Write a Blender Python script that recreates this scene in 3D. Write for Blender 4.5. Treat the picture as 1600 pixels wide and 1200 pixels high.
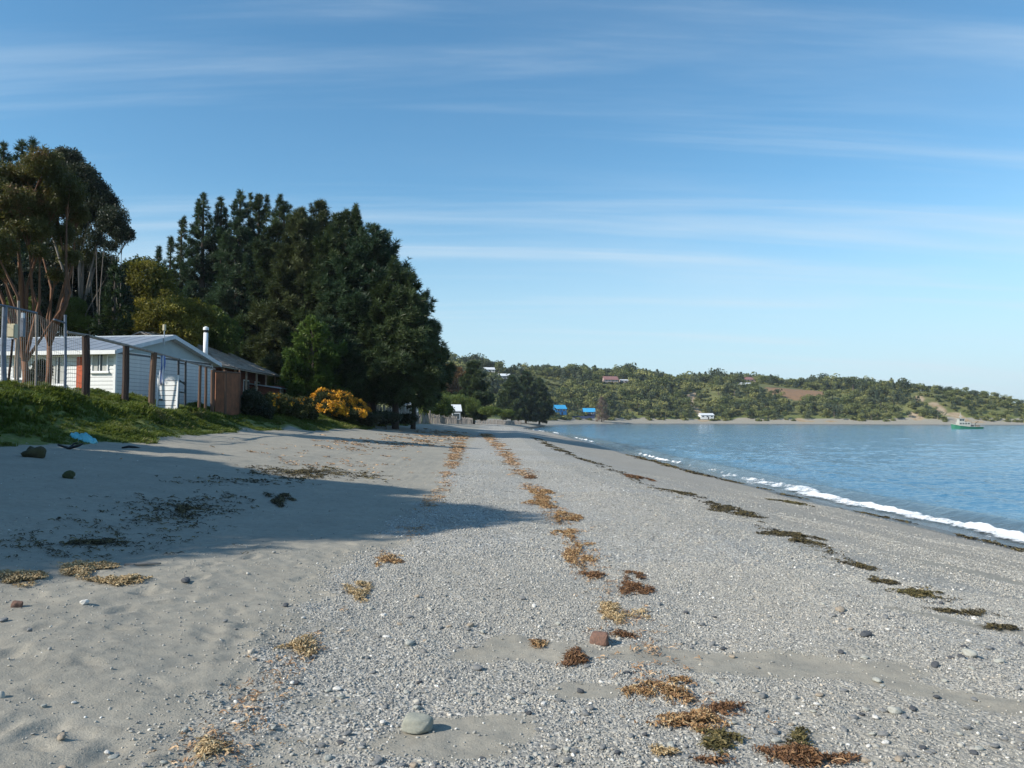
import bpy, math, random
import numpy as np
from mathutils import Vector, Matrix

for o in list(bpy.data.objects): bpy.data.objects.remove(o, do_unlink=True)
SC = bpy.context.scene
COL = SC.collection
R = math.radians
rng = np.random.default_rng(7)
random.seed(7)

# ------------------------------------------------------------------ camera
EYE = np.array((0.0, 0.0, 3.0))          # water level is z = 0, the shingle under the camera about 1.4
PITCH, ROLL, FPX = 2.65, 0.2, 1200.0
cam_d = bpy.data.cameras.new('camera'); cam = bpy.data.objects.new('camera', cam_d); COL.objects.link(cam)
cam_d.sensor_width = 36.0; cam_d.lens = 27.0; cam_d.clip_start = 0.05; cam_d.clip_end = 20000
fw = Vector((0, math.cos(R(PITCH)), math.sin(R(PITCH))))
rt = Vector((math.cos(R(ROLL)), 0, math.sin(R(ROLL))))
rt = (rt - fw * rt.dot(fw)).normalized(); up = rt.cross(fw)
CM = Matrix((rt, up, -fw)).transposed()
cam.matrix_world = Matrix.Translation(Vector(EYE)) @ CM.to_4x4()
SC.camera = cam

# ------------------------------------------------------------------ sky and sun
SUN_EL, SUN_PHI = 33.0, 27.0             # light travels towards +x, SUN_PHI degrees away from the viewer
w = bpy.data.worlds.new('World'); SC.world = w; w.use_nodes = True
nt = w.node_tree; nt.nodes.clear()
def N(tree, t, **kw):
    n = tree.nodes.new(t)
    for k, v in kw.items(): setattr(n, k, v)
    return n
out = N(nt, 'ShaderNodeOutputWorld'); bg = N(nt, 'ShaderNodeBackground'); bg.inputs[1].default_value = 0.115
sky = N(nt, 'ShaderNodeTexSky'); sky.sky_type = 'NISHITA'; sky.sun_disc = False
sky.sun_elevation = R(SUN_EL); sky.sun_rotation = R(270 - SUN_PHI); sky.altitude = 0
sky.air_density = 1.15; sky.dust_density = 0.0; sky.ozone_density = 4.0
geo = N(nt, 'ShaderNodeTexCoord')
sep = N(nt, 'ShaderNodeSeparateXYZ'); nt.links.new(geo.outputs['Generated'], sep.inputs[0])
# cirrus veils: noise on a plane far overhead (direction / height), stretched across the view
zc = N(nt, 'ShaderNodeMath', operation='MAXIMUM'); nt.links.new(sep.outputs['Z'], zc.inputs[0]); zc.inputs[1].default_value = 0.0
za = N(nt, 'ShaderNodeMath', operation='ADD'); nt.links.new(zc.outputs[0], za.inputs[0]); za.inputs[1].default_value = 0.12
dx = N(nt, 'ShaderNodeMath', operation='DIVIDE'); nt.links.new(sep.outputs['X'], dx.inputs[0]); nt.links.new(za.outputs[0], dx.inputs[1])
dy = N(nt, 'ShaderNodeMath', operation='DIVIDE'); nt.links.new(sep.outputs['Y'], dy.inputs[0]); nt.links.new(za.outputs[0], dy.inputs[1])
cmb = N(nt, 'ShaderNodeCombineXYZ'); nt.links.new(dx.outputs[0], cmb.inputs[0]); nt.links.new(dy.outputs[0], cmb.inputs[1])
def cirrus(rot, sc, nscale, lo, hi, amt, seed):
    mp = N(nt, 'ShaderNodeMapping'); nt.links.new(cmb.outputs[0], mp.inputs[0])
    mp.inputs['Rotation'].default_value = (0, 0, R(rot)); mp.inputs['Scale'].default_value = sc; mp.inputs['Location'].default_value = (seed, seed * 1.7, seed)
    no = N(nt, 'ShaderNodeTexNoise'); nt.links.new(mp.outputs[0], no.inputs['Vector'])
    no.inputs['Scale'].default_value = nscale; no.inputs['Detail'].default_value = 8; no.inputs['Roughness'].default_value = 0.56; no.inputs['Distortion'].default_value = 0.35
    mr = N(nt, 'ShaderNodeMapRange', interpolation_type='SMOOTHSTEP'); nt.links.new(no.outputs['Fac'], mr.inputs[0])
    mr.inputs[1].default_value = lo; mr.inputs[2].default_value = hi; mr.inputs[3].default_value = 0; mr.inputs[4].default_value = amt
    return mr.outputs[0]
c1 = cirrus(-16, (0.40, 1.0, 1), 1.0, 0.44, 0.86, 0.30, 11.7)
c2 = cirrus(-22, (0.16, 1.5, 1), 2.3, 0.46, 0.82, 0.50, 8.4)
ca = N(nt, 'ShaderNodeMath', operation='ADD', use_clamp=True); nt.links.new(c1, ca.inputs[0]); nt.links.new(c2, ca.inputs[1])
mx = N(nt, 'ShaderNodeMix', data_type='RGBA'); nt.links.new(ca.outputs[0], mx.inputs[0])
hz_ = N(nt, 'ShaderNodeMapRange', interpolation_type='SMOOTHSTEP'); nt.links.new(zc.outputs[0], hz_.inputs[0])     # pale air low over the horizon
for k_, v_ in enumerate((0.0, .30, .88, 0.0)): hz_.inputs[k_ + 1].default_value = v_
hm_ = N(nt, 'ShaderNodeMix', data_type='RGBA'); nt.links.new(hz_.outputs[0], hm_.inputs[0]); nt.links.new(sky.outputs[0], hm_.inputs[6]); hm_.inputs[7].default_value = (3.55, 4.6, 5.55, 1)
nt.links.new(hm_.outputs[2], mx.inputs[6]); mx.inputs[7].default_value = (4.6, 5.2, 5.8, 1)
hs = N(nt, 'ShaderNodeHueSaturation'); hs.inputs['Hue'].default_value = 0.490; hs.inputs['Saturation'].default_value = 1.15; hs.inputs['Value'].default_value = 1.0
nt.links.new(mx.outputs[2], hs.inputs['Color']); nt.links.new(hs.outputs[0], bg.inputs[0]); nt.links.new(bg.outputs[0], out.inputs[0])

sd = bpy.data.lights.new('sun', 'SUN'); sun = bpy.data.objects.new('sun', sd); COL.objects.link(sun)
sd.energy = 4.6; sd.angle = R(0.53); sd.color = (1.0, 0.93, 0.82)
tr = Vector((math.cos(R(SUN_PHI)) * math.cos(R(SUN_EL)), math.sin(R(SUN_PHI)) * math.cos(R(SUN_EL)), -math.sin(R(SUN_EL))))
sun.rotation_euler = tr.to_track_quat('-Z', 'Y').to_euler(); sun.location = (-60, -20, 60)
SC.view_settings.view_transform = 'Standard'; SC.view_settings.look = 'None'
SC.view_settings.exposure = 0.50; SC.view_settings.gamma = 1.0; SC.view_settings.use_curve_mapping = False
SC.cycles.max_bounces = 6; SC.cycles.diffuse_bounces = 2; SC.cycles.glossy_bounces = 3; SC.cycles.transmission_bounces = 4; SC.cycles.transparent_max_bounces = 8
SC.cycles.use_denoising = True

# ------------------------------------------------------------------ numpy helpers
def ss(a, b, x):
    t = np.clip((x - a) / (b - a), 0, 1); return t * t * (3 - 2 * t)
def _h(ix, iy, seed):
    n = (ix.astype(np.int64) * 374761393 + iy.astype(np.int64) * 668265263 + seed * 1274126177) & 0xFFFFFFFF
    n = ((n ^ (n >> 13)) * 1274126177) & 0xFFFFFFFF
    return ((n ^ (n >> 16)) & 0xFFFF) / 65535.0
def vn(x, y, seed=0):
    x = np.asarray(x, float); y = np.asarray(y, float)
    ix = np.floor(x); iy = np.floor(y); fx = x - ix; fy = y - iy
    fx = fx * fx * (3 - 2 * fx); fy = fy * fy * (3 - 2 * fy)
    a = _h(ix, iy, seed); b = _h(ix + 1, iy, seed); c = _h(ix, iy + 1, seed); d = _h(ix + 1, iy + 1, seed)
    return (a + (b - a) * fx) * (1 - fy) + (c + (d - c) * fx) * fy - 0.5
def fbm(x, y, oct=4, seed=0):
    s = 0; a = 1.0; f = 1.0
    for k in range(oct):
        s = s + a * vn(np.asarray(x) * f + 17.3 * k, np.asarray(y) * f - 9.1 * k, seed + k); a *= 0.5; f *= 2.03
    return s

SHORE = np.array([(16, -120), (14, -20), (12.3, 16), (11.3, 30), (10.6, 63), (10.3, 105), (9.4, 170), (7, 205), (4.3, 232), (5, 268), (12, 330), (26, 430),
                  (60, 540), (105, 588), (160, 604), (250, 606), (340, 606), (430, 612), (505, 650), (535, 720), (535, 1000), (300, 2500), (-1500, 3000)], float)
def shore_d(x, y):
    """signed distance to the waterline, positive on land (land lies on the -x side)"""
    x = np.asarray(x, float); y = np.asarray(y, float)
    best = np.full(x.shape, 1e18); sg = np.ones(x.shape)
    for (ax, ay), (bx, by) in zip(SHORE[:-1], SHORE[1:]):
        ex, ey = bx - ax, by - ay; L2 = ex * ex + ey * ey
        t = np.clip(((x - ax) * ex + (y - ay) * ey) / L2, 0, 1)
        qx = x - ax - t * ex; qy = y - ay - t * ey; d2 = qx * qx + qy * qy
        cr = ex * qy - ey * qx
        m = d2 < best - 1e-9
        best = np.where(m, d2, best); sg = np.where(m, np.where(cr >= 0, 1.0, -1.0), sg)
    return np.sqrt(best) * sg
PD = np.array([-400, -60, -8, -2, 0, 2, 5, 8.3, 9.8, 11.3, 14, 17, 21, 23, 26, 60, 4000.])
PZ = np.array([-9, -5, -1.0, -.26, 0, .27, .70, 1.23, 1.40, 1.40, 1.50, 1.76, 2.22, 2.42, 2.55, 2.75, 4.])
FD = np.array([-400, -60, -8, -2, 0, 4, 18, 26, 40, 4000.])
FZ = np.array([-9, -5, -1.0, -.26, 0, .9, 2.3, 3.2, 4.5, 5.])
RX = np.array([-500, -72, -24, 30, 108, 144, 165, 198, 228, 264, 300, 324, 360, 390, 438, 464, 484, 505, 535])
RZ = np.array([46, 49, 50, 48, 50, 46, 40, 44, 42, 40, 37, 40, 39, 36, 33, 29, 21, 9, 2.])
TOE_Y = np.array([0, 16, 38, 55, 80, 150, 300]); TOE_X = np.array([-9.9, -10.2, -12.0, -10.9, -11.6, -12.2, -14])
BT_Y = np.array([0, 22, 30, 36, 46, 75, 120, 300]); BT_Z = np.array([3.95, 3.98, 3.98, 3.72, 3.42, 3.05, 2.9, 3.0])
def hill_f(x, y, d):
    k = ss(300, 350, x); return ss(15 - 3 * k, 118 - 36 * k, d) * ss(330, 560, y)
def H0(x, y, d=None):
    x = np.asarray(x, float); y = np.asarray(y, float)
    if d is None: d = shore_d(x, y)
    far = ss(230, 330, y)
    z = np.interp(d, PD, PZ) * (1 - far) + np.interp(d, FD, FZ) * far
    toe = np.interp(y, TOE_Y, TOE_X) + 0.8 * vn(y * 0.22, y * 0.05 + 3, 5); bt = np.interp(y, BT_Y, BT_Z)
    wb = 1 - ss(200, 300, y)
    q = .6 * np.clip((toe - x) / 4.9, 0, 1) + .4 * ss(0.0, 4.9, toe - x)
    lip = q + (0.5 * ss(0.35, 0.7, q) - .5 * q) * (1 - ss(18, 27, y))
    z = z + wb * np.maximum(bt - np.interp(d, PD, PZ), 0) * lip
    z = z + 2.4 * ss(26, 60, d) * ss(60, 200, y) * (1 - far)
    hf = hill_f(x, y, d)
    rz = np.interp(x, RX, RZ) + 2.5 * fbm(x / 60, y / 60, 3, 11)
    z = z + hf * np.maximum(rz - 4.5, 0) * (0.72 + 0.28 * ss(90, 190, d)) + hf * 2.0 * fbm(x / 25, y / 25, 3, 21)
    return z
def bound_x(y): return -1.5 - 0.035 * np.maximum(0, y - 18) + 0.35 * vn(y * 0.5, y * 0 + 2.2, 3)
PATCH = [(1.55, 5.15, 1.75, 0.27, -12), (0.15, 5.35, .6, .28, 12), (3.75, 6.55, 1.0, .13, -28), (2.9, 4.35, 1.0, .18, -32), (.45, 4.6, .35, .2, 0), (6.8, 10.6, 1.8, .4, -50), (-.25, 3.9, .5, .3, 20)]
def gravel_m(x, y, d):
    b = x - bound_x(y) + 0.7 * fbm(x * 1.3, y * 1.3, 3, 31)
    g = ss(-0.35, 0.75 - 0.5 * ss(6, 10, y) , b)
    for (px, py, a, bb, an) in PATCH:
        c, s = math.cos(R(an)), math.sin(R(an))
        u = ((x - px) * c + (y - py) * s) / a; v = (-(x - px) * s + (y - py) * c) / bb
        g = g * ss(0.55, 1.25, np.sqrt(u * u + v * v) + 0.5 * fbm(x * 3.1, y * 3.1, 3, 33))
    g = g * (1 - 0.45 * ss(0.0, 0.28, fbm(x * .55, y * .55, 4, 37) - 0.05) * ss(1.0, 5, d))
    return g * (1 - ss(215, 300, y))
def HN(x, y, d=None):
    x = np.asarray(x, float); y = np.asarray(y, float)
    if d is None: d = shore_d(x, y)
    z = H0(x, y, d)
    near = 1 - ss(20, 60, np.hypot(x, y))
    land = ss(-1, 1.5, d)
    g = gravel_m(x, y, d)
    z = z + land * 0.10 * fbm(x * .22, y * .22, 3, 41) * (1 - ss(60, 200, y))
    z = z + near * land * (0.026 * fbm(x * 1.6, y * 1.6, 3, 43) + (0.018 - 0.008 * g) * fbm(x * 4.6, y * 4.6, 3, 47) + 0.010 * fbm(x * 16, y * 16, 2, 49))
    for (fx, fy, fa, fl, fdp) in FOOT:
        m = (np.abs(x - fx) < .6) & (np.abs(y - fy) < .6)
        if not m.any(): continue
        c, s = math.cos(fa), math.sin(fa); xx = x[m] - fx; yy = y[m] - fy
        u = (xx * c + yy * s) / fl; v = (-xx * s + yy * c) / (fl * .42); r = np.sqrt(u * u + v * v)
        dz = -fdp * np.exp(-r ** 4) + 0.5 * fdp * np.exp(-((r - 1.45) / .33) ** 2)
        z[m] += dz
    bank = ss(0, 1.5, np.interp(y, TOE_Y, TOE_X) - x) * (1 - ss(120, 200, y))
    z = z + bank * 0.42 * fbm(x * .8, y * .8, 4, 53)
    return z
FOOT = []
def _feet():
    r = np.random.default_rng(5)
    for k in range(72):
        y = 3.4 + 5.5 * r.random() ** 1.2; x = -0.66 * y + (0.66 * y - 1.4) * r.random()
        FOOT.append((x, y, r.uniform(0, 3.1), r.uniform(.09, .16), r.uniform(.006, .017)))
    for k in range(9):     # one walked line of prints
        FOOT.append((-3.1 + .17 * (k % 2) + .05 * k, 3.9 + .55 * k, 1.5, .13, .016))
_feet()

def ray(px, py):
    v = CM @ Vector(((px - 800) / FPX, (600 - py) / FPX, -1.0)); return np.array(v)
def at(px, py, Y):
    """world point on the plane y = Y seen at a photo pixel"""
    v = ray(px, py); return EYE + v * (Y / v[1])
def ground(px, py, ymax=900):
    """where the line of sight through a photo pixel meets the terrain"""
    v = ray(px, py); t = np.geomspace(2.2, ymax, 1500)
    P = EYE + np.outer(t, v); z = np.maximum(H0(P[:, 0], P[:, 1]), 0)
    k = np.argmax(P[:, 2] < z)
    return P[k] if k > 0 else P[-1]
def hz(x, y):
    return float(HN(np.array([x], float), np.array([y], float))[0])

# ------------------------------------------------------------------ object helpers
def tag(o, label=None, cat=None, group=None, kind=None):
    if label: o['label'] = label
    if cat: o['category'] = cat
    if group: o['group'] = group
    if kind: o['kind'] = kind
    return o
def empty(name, loc, label, cat, group=None, rz=0.0):
    o = bpy.data.objects.new(name, None); COL.objects.link(o); o.empty_display_size = 0.2
    o.location = [float(v) for v in loc]; o.rotation_euler = (0, 0, rz)
    return tag(o, label, cat, group)
def link(name, me, parent=None, loc=None, rot=None, scale=None):
    o = bpy.data.objects.new(name, me); COL.objects.link(o)
    if parent is not None: o.parent = parent
    if loc is not None: o.location = [float(v) for v in loc]
    if rot is not None: o.rotation_euler = rot
    if scale is not None: o.scale = scale
    return o
def mesh_np(name, V, F, mats, smooth=False, attrs=None, fmat=None):
    """V (n,3); F = list of (m,k) int arrays"""
    me = bpy.data.meshes.new(name); V = np.asarray(V, np.float32)
    me.vertices.add(len(V)); me.vertices.foreach_set('co', V.ravel())
    F = [np.asarray(f, np.int32) for f in F if len(f)]
    if F:
        li = np.concatenate([f.ravel() for f in F]); tot = np.concatenate([np.full(len(f), f.shape[1], np.int32) for f in F])
        st = np.concatenate(([0], np.cumsum(tot)[:-1])).astype(np.int32)
        me.loops.add(len(li)); me.loops.foreach_set('vertex_index', li)
        me.polygons.add(len(tot)); me.polygons.foreach_set('loop_start', st)
        if fmat is not None: me.polygons.foreach_set('material_index', np.asarray(fmat, np.int32))
        me.polygons.foreach_set('use_smooth', np.full(len(tot), bool(smooth)))
    for m in (mats if isinstance(mats, (list, tuple)) else [mats]): me.materials.append(m)
    for k, (ty, arr) in (attrs or {}).items():
        a = me.attributes.new(k, ty, 'POINT'); a.data.foreach_set('vector' if ty == 'FLOAT_VECTOR' else 'value', np.asarray(arr, np.int32 if ty == 'INT' else np.float32).ravel())
    me.update(calc_edges=True); me.validate()
    return me
class MB:
    def __init__(s): s.V = []; s.Q = []; s.T = []; s.n = 0
    def raw(s, V, Q=(), T=()):
        V = np.asarray(V, float).reshape(-1, 3); s.V.append(V)
        if len(Q): s.Q.append(np.asarray(Q, int) + s.n)
        if len(T): s.T.append(np.asarray(T, int) + s.n)
        s.n += len(V); return s
    def box(s, c, size, rz=0.0, tilt=0.0, lean=0.0):
        a, b, h = [v / 2 for v in size]
        P = np.array([(x, y, z) for z in (-h, h) for x, y in ((-a, -b), (a, -b), (a, b), (-a, b))], float)
        M = np.array(Matrix.Rotation(rz, 3, 'Z') @ Matrix.Rotation(tilt, 3, 'Y') @ Matrix.Rotation(lean, 3, 'X'))
        P = P @ M.T + np.asarray(c, float)
        return s.raw(P, [(0, 3, 2, 1), (4, 5, 6, 7), (0, 1, 5, 4), (1, 2, 6, 5), (2, 3, 7, 6), (3, 0, 4, 7)])
    def tube(s, pts, rad, n=8, cap=True):
        pts = np.asarray(pts, float); rad = np.broadcast_to(np.asarray(rad, float), (len(pts),))
        V = []; a = np.linspace(0, 2 * np.pi, n, endpoint=False)
        for i, p in enumerate(pts):
            t = pts[min(i + 1, len(pts) - 1)] - pts[max(i - 1, 0)]; t = t / (np.linalg.norm(t) + 1e-9)
            r = np.cross(t, (0, 0, 1.0) if abs(t[2]) < .9 else (1.0, 0, 0)); r /= np.linalg.norm(r); q = np.cross(t, r)
            V.append(p + rad[i] * (np.outer(np.cos(a), r) + np.outer(np.sin(a), q)))
        V = np.concatenate(V); Q = []; k = len(pts)
        for i in range(k - 1):
            for j in range(n): Q.append((i * n + j, i * n + (j + 1) % n, (i + 1) * n + (j + 1) % n, (i + 1) * n + j))
        T = []
        if cap:
            V = np.vstack([V, pts[0], pts[-1]])
            for j in range(n): T += [(k * n, (j + 1) % n, j), (k * n + 1, (k - 1) * n + j, (k - 1) * n + (j + 1) % n)]
        return s.raw(V, Q, T)
    def prism(s, poly, ext):
        """planar polygon (convex, 3-D points) pushed along ext"""
        P = np.asarray(poly, float); n = len(P); V = np.vstack([P, P + np.asarray(ext, float)])
        T = [(0, i + 1, i) for i in range(1, n - 1)] + [(n, n + i, n + i + 1) for i in range(1, n - 1)]
        Q = [(i, (i + 1) % n, n + (i + 1) % n, n + i) for i in range(n)]
        return s.raw(V, Q, T)
    def build(s, name, mats, parent=None, loc=None, rot=None, smooth=False):
        me = mesh_np(name, np.concatenate(s.V), [np.concatenate(s.T) if s.T else [], np.concatenate(s.Q) if s.Q else []], mats, smooth)
        return link(name, me, parent, loc, rot)

# scatter: one mesh holds small source shapes (attribute variant >= 0) and loose points (variant -1); the node tree puts the shapes on the points
def scatter_tree(K):
    nm = 'scatter_%d' % K
    if nm in bpy.data.node_groups: return bpy.data.node_groups[nm]
    g = bpy.data.node_groups.new(nm, 'GeometryNodeTree')
    g.interface.new_socket('Geometry', in_out='INPUT', socket_type='NodeSocketGeometry')
    g.interface.new_socket('Geometry', in_out='OUTPUT', socket_type='NodeSocketGeometry')
    gi = N(g, 'NodeGroupInput'); go = N(g, 'NodeGroupOutput'); L = g.links.new
    def attr(name, ty):
        n = N(g, 'GeometryNodeInputNamedAttribute', data_type=ty); n.inputs['Name'].default_value = name; return n.outputs[0]
    var = attr('variant', 'INT')
    def cmp(k):
        c = N(g, 'FunctionNodeCompare', data_type='INT', operation='EQUAL'); L(var, c.inputs[2]); c.inputs[3].default_value = k
        sp = N(g, 'GeometryNodeSeparateGeometry', domain='POINT'); L(gi.outputs[0], sp.inputs[0]); L(c.outputs[0], sp.inputs[1]); return sp.outputs[0]
    jn = N(g, 'GeometryNodeJoinGeometry')
    for k in range(K):
        ti = N(g, 'GeometryNodeGeometryToInstance'); L(cmp(k), ti.inputs[0]); L(ti.outputs[0], jn.inputs[0])
    ip = N(g, 'GeometryNodeInstanceOnPoints'); L(cmp(-1), ip.inputs['Points']); L(jn.outputs[0], ip.inputs['Instance'])
    ip.inputs['Pick Instance'].default_value = True; L(attr('pick', 'INT'), ip.inputs['Instance Index'])
    er = N(g, 'FunctionNodeEulerToRotation'); L(attr('rot', 'FLOAT_VECTOR'), er.inputs[0]); L(er.outputs[0], ip.inputs['Rotation'])
    L(attr('scl', 'FLOAT_VECTOR'), ip.inputs['Scale']); L(ip.outputs[0], go.inputs[0])
    return g
def scatter(name, protos, P, rot, scl, tint, mats, parent=None, loc=None, smooth=False, pick=None, seed=1):
    """protos: list of (V, F list); P points in the object's own space"""
    r = np.random.default_rng(seed); P = np.asarray(P, float); n = len(P); scl = np.asarray(scl, float)
    if scl.ndim == 1: scl = np.repeat(scl[:, None], 3, 1)
    Vs, Fs, va = [], [], []; k0 = 0
    for k, (V, F) in enumerate(protos):
        V = np.asarray(V, float); Vs.append(V); va += [k] * len(V)
        for f in F:
            if len(f): Fs.append(np.asarray(f, int) + k0)
        k0 += len(V)
    z = np.zeros((k0, 3)); V = np.vstack(Vs + [P])
    me = mesh_np(name, V, Fs, mats, smooth, {
        'variant': ('INT', np.concatenate([va, np.full(n, -1)])),
        'rot': ('FLOAT_VECTOR', np.vstack([z, rot])), 'scl': ('FLOAT_VECTOR', np.vstack([z, scl])),
        'pick': ('INT', np.concatenate([np.zeros(k0), r.integers(0, len(protos), n) if pick is None else pick])),
        'tint': ('FLOAT', np.concatenate([np.zeros(k0), tint]))})
    o = link(name, me, parent, loc)
    m = o.modifiers.new('scatter', 'NODES'); m.node_group = scatter_tree(len(protos))
    return o
def dir_rot(D, r=None):
    """euler angles that turn +Z towards each direction, with a random spin"""
    D = np.asarray(D, float); D = D / (np.linalg.norm(D, axis=1, keepdims=True) + 1e-9)
    th = np.arccos(np.clip(D[:, 2], -1, 1)); ph = np.arctan2(D[:, 1], D[:, 0])
    return np.stack([np.zeros(len(D)), th, ph], 1)

# ------------------------------------------------------------------ materials
def new_mat(name):
    m = bpy.data.materials.new(name); m.use_nodes = True; t = m.node_tree; t.nodes.clear()
    o = N(t, 'ShaderNodeOutputMaterial'); p = N(t, 'ShaderNodeBsdfPrincipled'); t.links.new(p.outputs[0], o.inputs[0])
    return m, t, p, o
def noise(t, scale, detail=4, rough=.55, vec=None, dist=0.0):
    n = N(t, 'ShaderNodeTexNoise'); n.inputs['Scale'].default_value = scale; n.inputs['Detail'].default_value = detail
    n.inputs['Roughness'].default_value = rough; n.inputs['Distortion'].default_value = dist
    if vec is not None: t.links.new(vec, n.inputs['Vector'])
    return n
def mrange(t, src, a, b, c=0.0, d=1.0, smooth=False):
    n = N(t, 'ShaderNodeMapRange'); n.interpolation_type = 'SMOOTHSTEP' if smooth else 'LINEAR'
    t.links.new(src, n.inputs[0])
    for k, v in enumerate((a, b, c, d)): n.inputs[k + 1].default_value = v
    return n.outputs[0]
def mixc(t, fac, a, b, mode='MIX'):
    n = N(t, 'ShaderNodeMix', data_type='RGBA', blend_type=mode)
    for s, v in ((0, fac), (6, a), (7, b)):
        if hasattr(v, 'is_linked') or isinstance(v, bpy.types.NodeSocket): t.links.new(v, n.inputs[s])
        else: n.inputs[s].default_value = v if s == 0 else (*v, 1)
    return n.outputs[2]
def math_(t, op, a, b=None, clamp=False):
    n = N(t, 'ShaderNodeMath', operation=op, use_clamp=clamp)
    for k, v in enumerate((a, b)):
        if v is None: continue
        if isinstance(v, bpy.types.NodeSocket): t.links.new(v, n.inputs[k])
        else: n.inputs[k].default_value = v
    return n.outputs[0]
def attr_n(t, name, ty='GEOMETRY'):
    n = N(t, 'ShaderNodeAttribute', attribute_type=ty); n.attribute_name = name; return n
def bump(t, p, h, strength=.5, dist=.02):
    b = N(t, 'ShaderNodeBump'); b.inputs['Strength'].default_value = strength; b.inputs['Distance'].default_value = dist
    t.links.new(h, b.inputs['Height']); t.links.new(b.outputs[0], p.inputs['Normal']); return b
def plain(name, col, var=.25, scale=6.0, rough=.7, col2=None, b=.3, stretch=None, metal=0.0, spec=.4, bd=.01):
    """a worn, uneven version of one colour"""
    m, t, p, o = new_mat(name); tc = N(t, 'ShaderNodeTexCoord'); vec = tc.outputs['Object']
    if stretch:
        mp = N(t, 'ShaderNodeMapping'); mp.inputs['Scale'].default_value = stretch; t.links.new(vec, mp.inputs[0]); vec = mp.outputs[0]
    n1 = noise(t, scale, 6, .6, vec); n2 = noise(t, scale * 7, 3, .6, vec)
    c2 = col2 or tuple(v * (1 - var) for v in col)
    f = mrange(t, n1.outputs['Fac'], .35, .65)
    c = mixc(t, f, col, c2)
    c = mixc(t, mrange(t, n2.outputs['Fac'], .3, .75, 0, var), c, tuple(v * .6 for v in col))
    t.links.new(c, p.inputs['Base Color']); p.inputs['Roughness'].default_value = rough; p.inputs['Metallic'].default_value = metal
    p.inputs['Specular IOR Level'].default_value = spec
    if b: bump(t, p, n2.outputs['Fac'], b, bd)
    return m
def leafy(name, dark, light, trans=.25, rough=.55, ty='INSTANCER', third=None):
    m, t, p, o = new_mat(name)
    if ty == 'RANDOM': f = N(t, 'ShaderNodeObjectInfo').outputs['Random']
    else: f = attr_n(t, 'tint', ty).outputs['Fac']
    c = mixc(t, f, dark, light)
    if third: c = mixc(t, mrange(t, f, .80, .95), c, third)
    ge = N(t, 'ShaderNodeNewGeometry'); n1 = noise(t, 1.1, 3, .6, ge.outputs['Position'])
    c = mixc(t, mrange(t, n1.outputs['Fac'], .35, .7, 0, .55), c, tuple(v * .62 for v in dark))
    t.links.new(c, p.inputs['Base Color']); p.inputs['Roughness'].default_value = rough; p.inputs['Specular IOR Level'].default_value = .25
    tl = N(t, 'ShaderNodeBsdfTranslucent'); t.links.new(mixc(t, .5, c, (light[0] * 1.2, light[1] * 1.3, light[2] * .7)), tl.inputs[0])
    ms = N(t, 'ShaderNodeMixShader'); ms.inputs[0].default_value = trans
    t.links.new(p.outputs[0], ms.inputs[1]); t.links.new(tl.outputs[0], ms.inputs[2]); t.links.new(ms.outputs[0], o.inputs[0])
    return m
def ico(sub, seed, squash=(1, .8, .55), amp=.22):
    import bmesh
    bm = bmesh.new(); bmesh.ops.create_icosphere(bm, subdivisions=sub, radius=.5)
    V = np.array([v.co[:] for v in bm.verts]); F = np.array([[v.index for v in f.verts] for f in bm.faces]); bm.free()
    n = 1 + amp * 2 * (vn(V[:, 0] * 2.6 + seed, V[:, 1] * 2.6 + V[:, 2] * 1.9, seed) + .6 * vn(V[:, 2] * 4.1, V[:, 0] * 3.7 + seed, seed + 5))
    return V * n[:, None] * np.array(squash), [F]
# ================================================================== ground sheet
def grow(a, step, ratio, maxstep, end, sign=1):
    L = []; v = a; s = step
    while (v < end if sign > 0 else v > end):
        s = min(s * ratio, maxstep); v += sign * s; L.append(v)
    return L
gx = sorted(grow(-6.6, .03, 1.05, 9, -420, -1)) + list(np.arange(-6.6, .4, .032)) + list(np.arange(.4, 5.5, .05)) + grow(5.5, .05, 1.03, 9, 720)
gx = np.array([-9000, -5000, -2500, -1200, -700] + gx + [1000, 1600, 3000, 6000, 9000.])
gy = np.array([-3000, -1000, -300, -120, -60, -30, -15, -8, -4, -1.5, 0, 1, 1.8, 2.3] + list(np.arange(2.6, 9.0, .036)) + grow(9, .036, 1.026, 8, 980) + [1100, 1400, 2000, 3500, 6000, 10000.])
X, Y = np.meshgrid(gx, gy); Dg = np.empty_like(X)
for i in range(0, len(gy), 60): Dg[i:i + 60] = shore_d(X[i:i + 60], Y[i:i + 60])
Z = HN(X.ravel(), Y.ravel(), Dg.ravel()).reshape(X.shape)
farm = np.maximum(ss(900, 1500, Y), ss(700, 1200, np.abs(X)))
Z = np.where(Dg > 0, Z * (1 - farm) + farm * np.clip(Z, 0, 6), Z)
ny, nx = X.shape; I = np.arange(nx * ny).reshape(ny, nx)
Q = np.stack([I[:-1, :-1], I[:-1, 1:], I[1:, 1:], I[1:, :-1]], -1).reshape(-1, 4)
toe = np.interp(Y, TOE_Y, TOE_X) + 0.8 * vn(Y * .22, Y * .05 + 3, 5)
def grass_mask(X, Y, D, toe):
    g = ss(-0.25, .55, toe - X + 0.9 * fbm(X * .8, Y * .5, 4, 61))
    far = ss(22, 30, D + 5 * fbm(X / 9, Y / 9, 3, 63)) * ss(180, 260, Y)
    return np.maximum(g * (1 - ss(200, 280, Y)), far)
GR = grass_mask(X, Y, Dg, toe)
GV = gravel_m(X, Y, Dg)
SOIL = ss(0, 1, 1.6 - np.hypot((X - 262) / 40, (Y - 715) / 45) * 1.6 + .5 * fbm(X / 14, Y / 14, 3, 71)) * ss(620, 640, Y)
def path_x(d): return 146 + 5 * np.sin(d / 16.0) + d * .22
SCAR = np.zeros_like(X)
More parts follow.
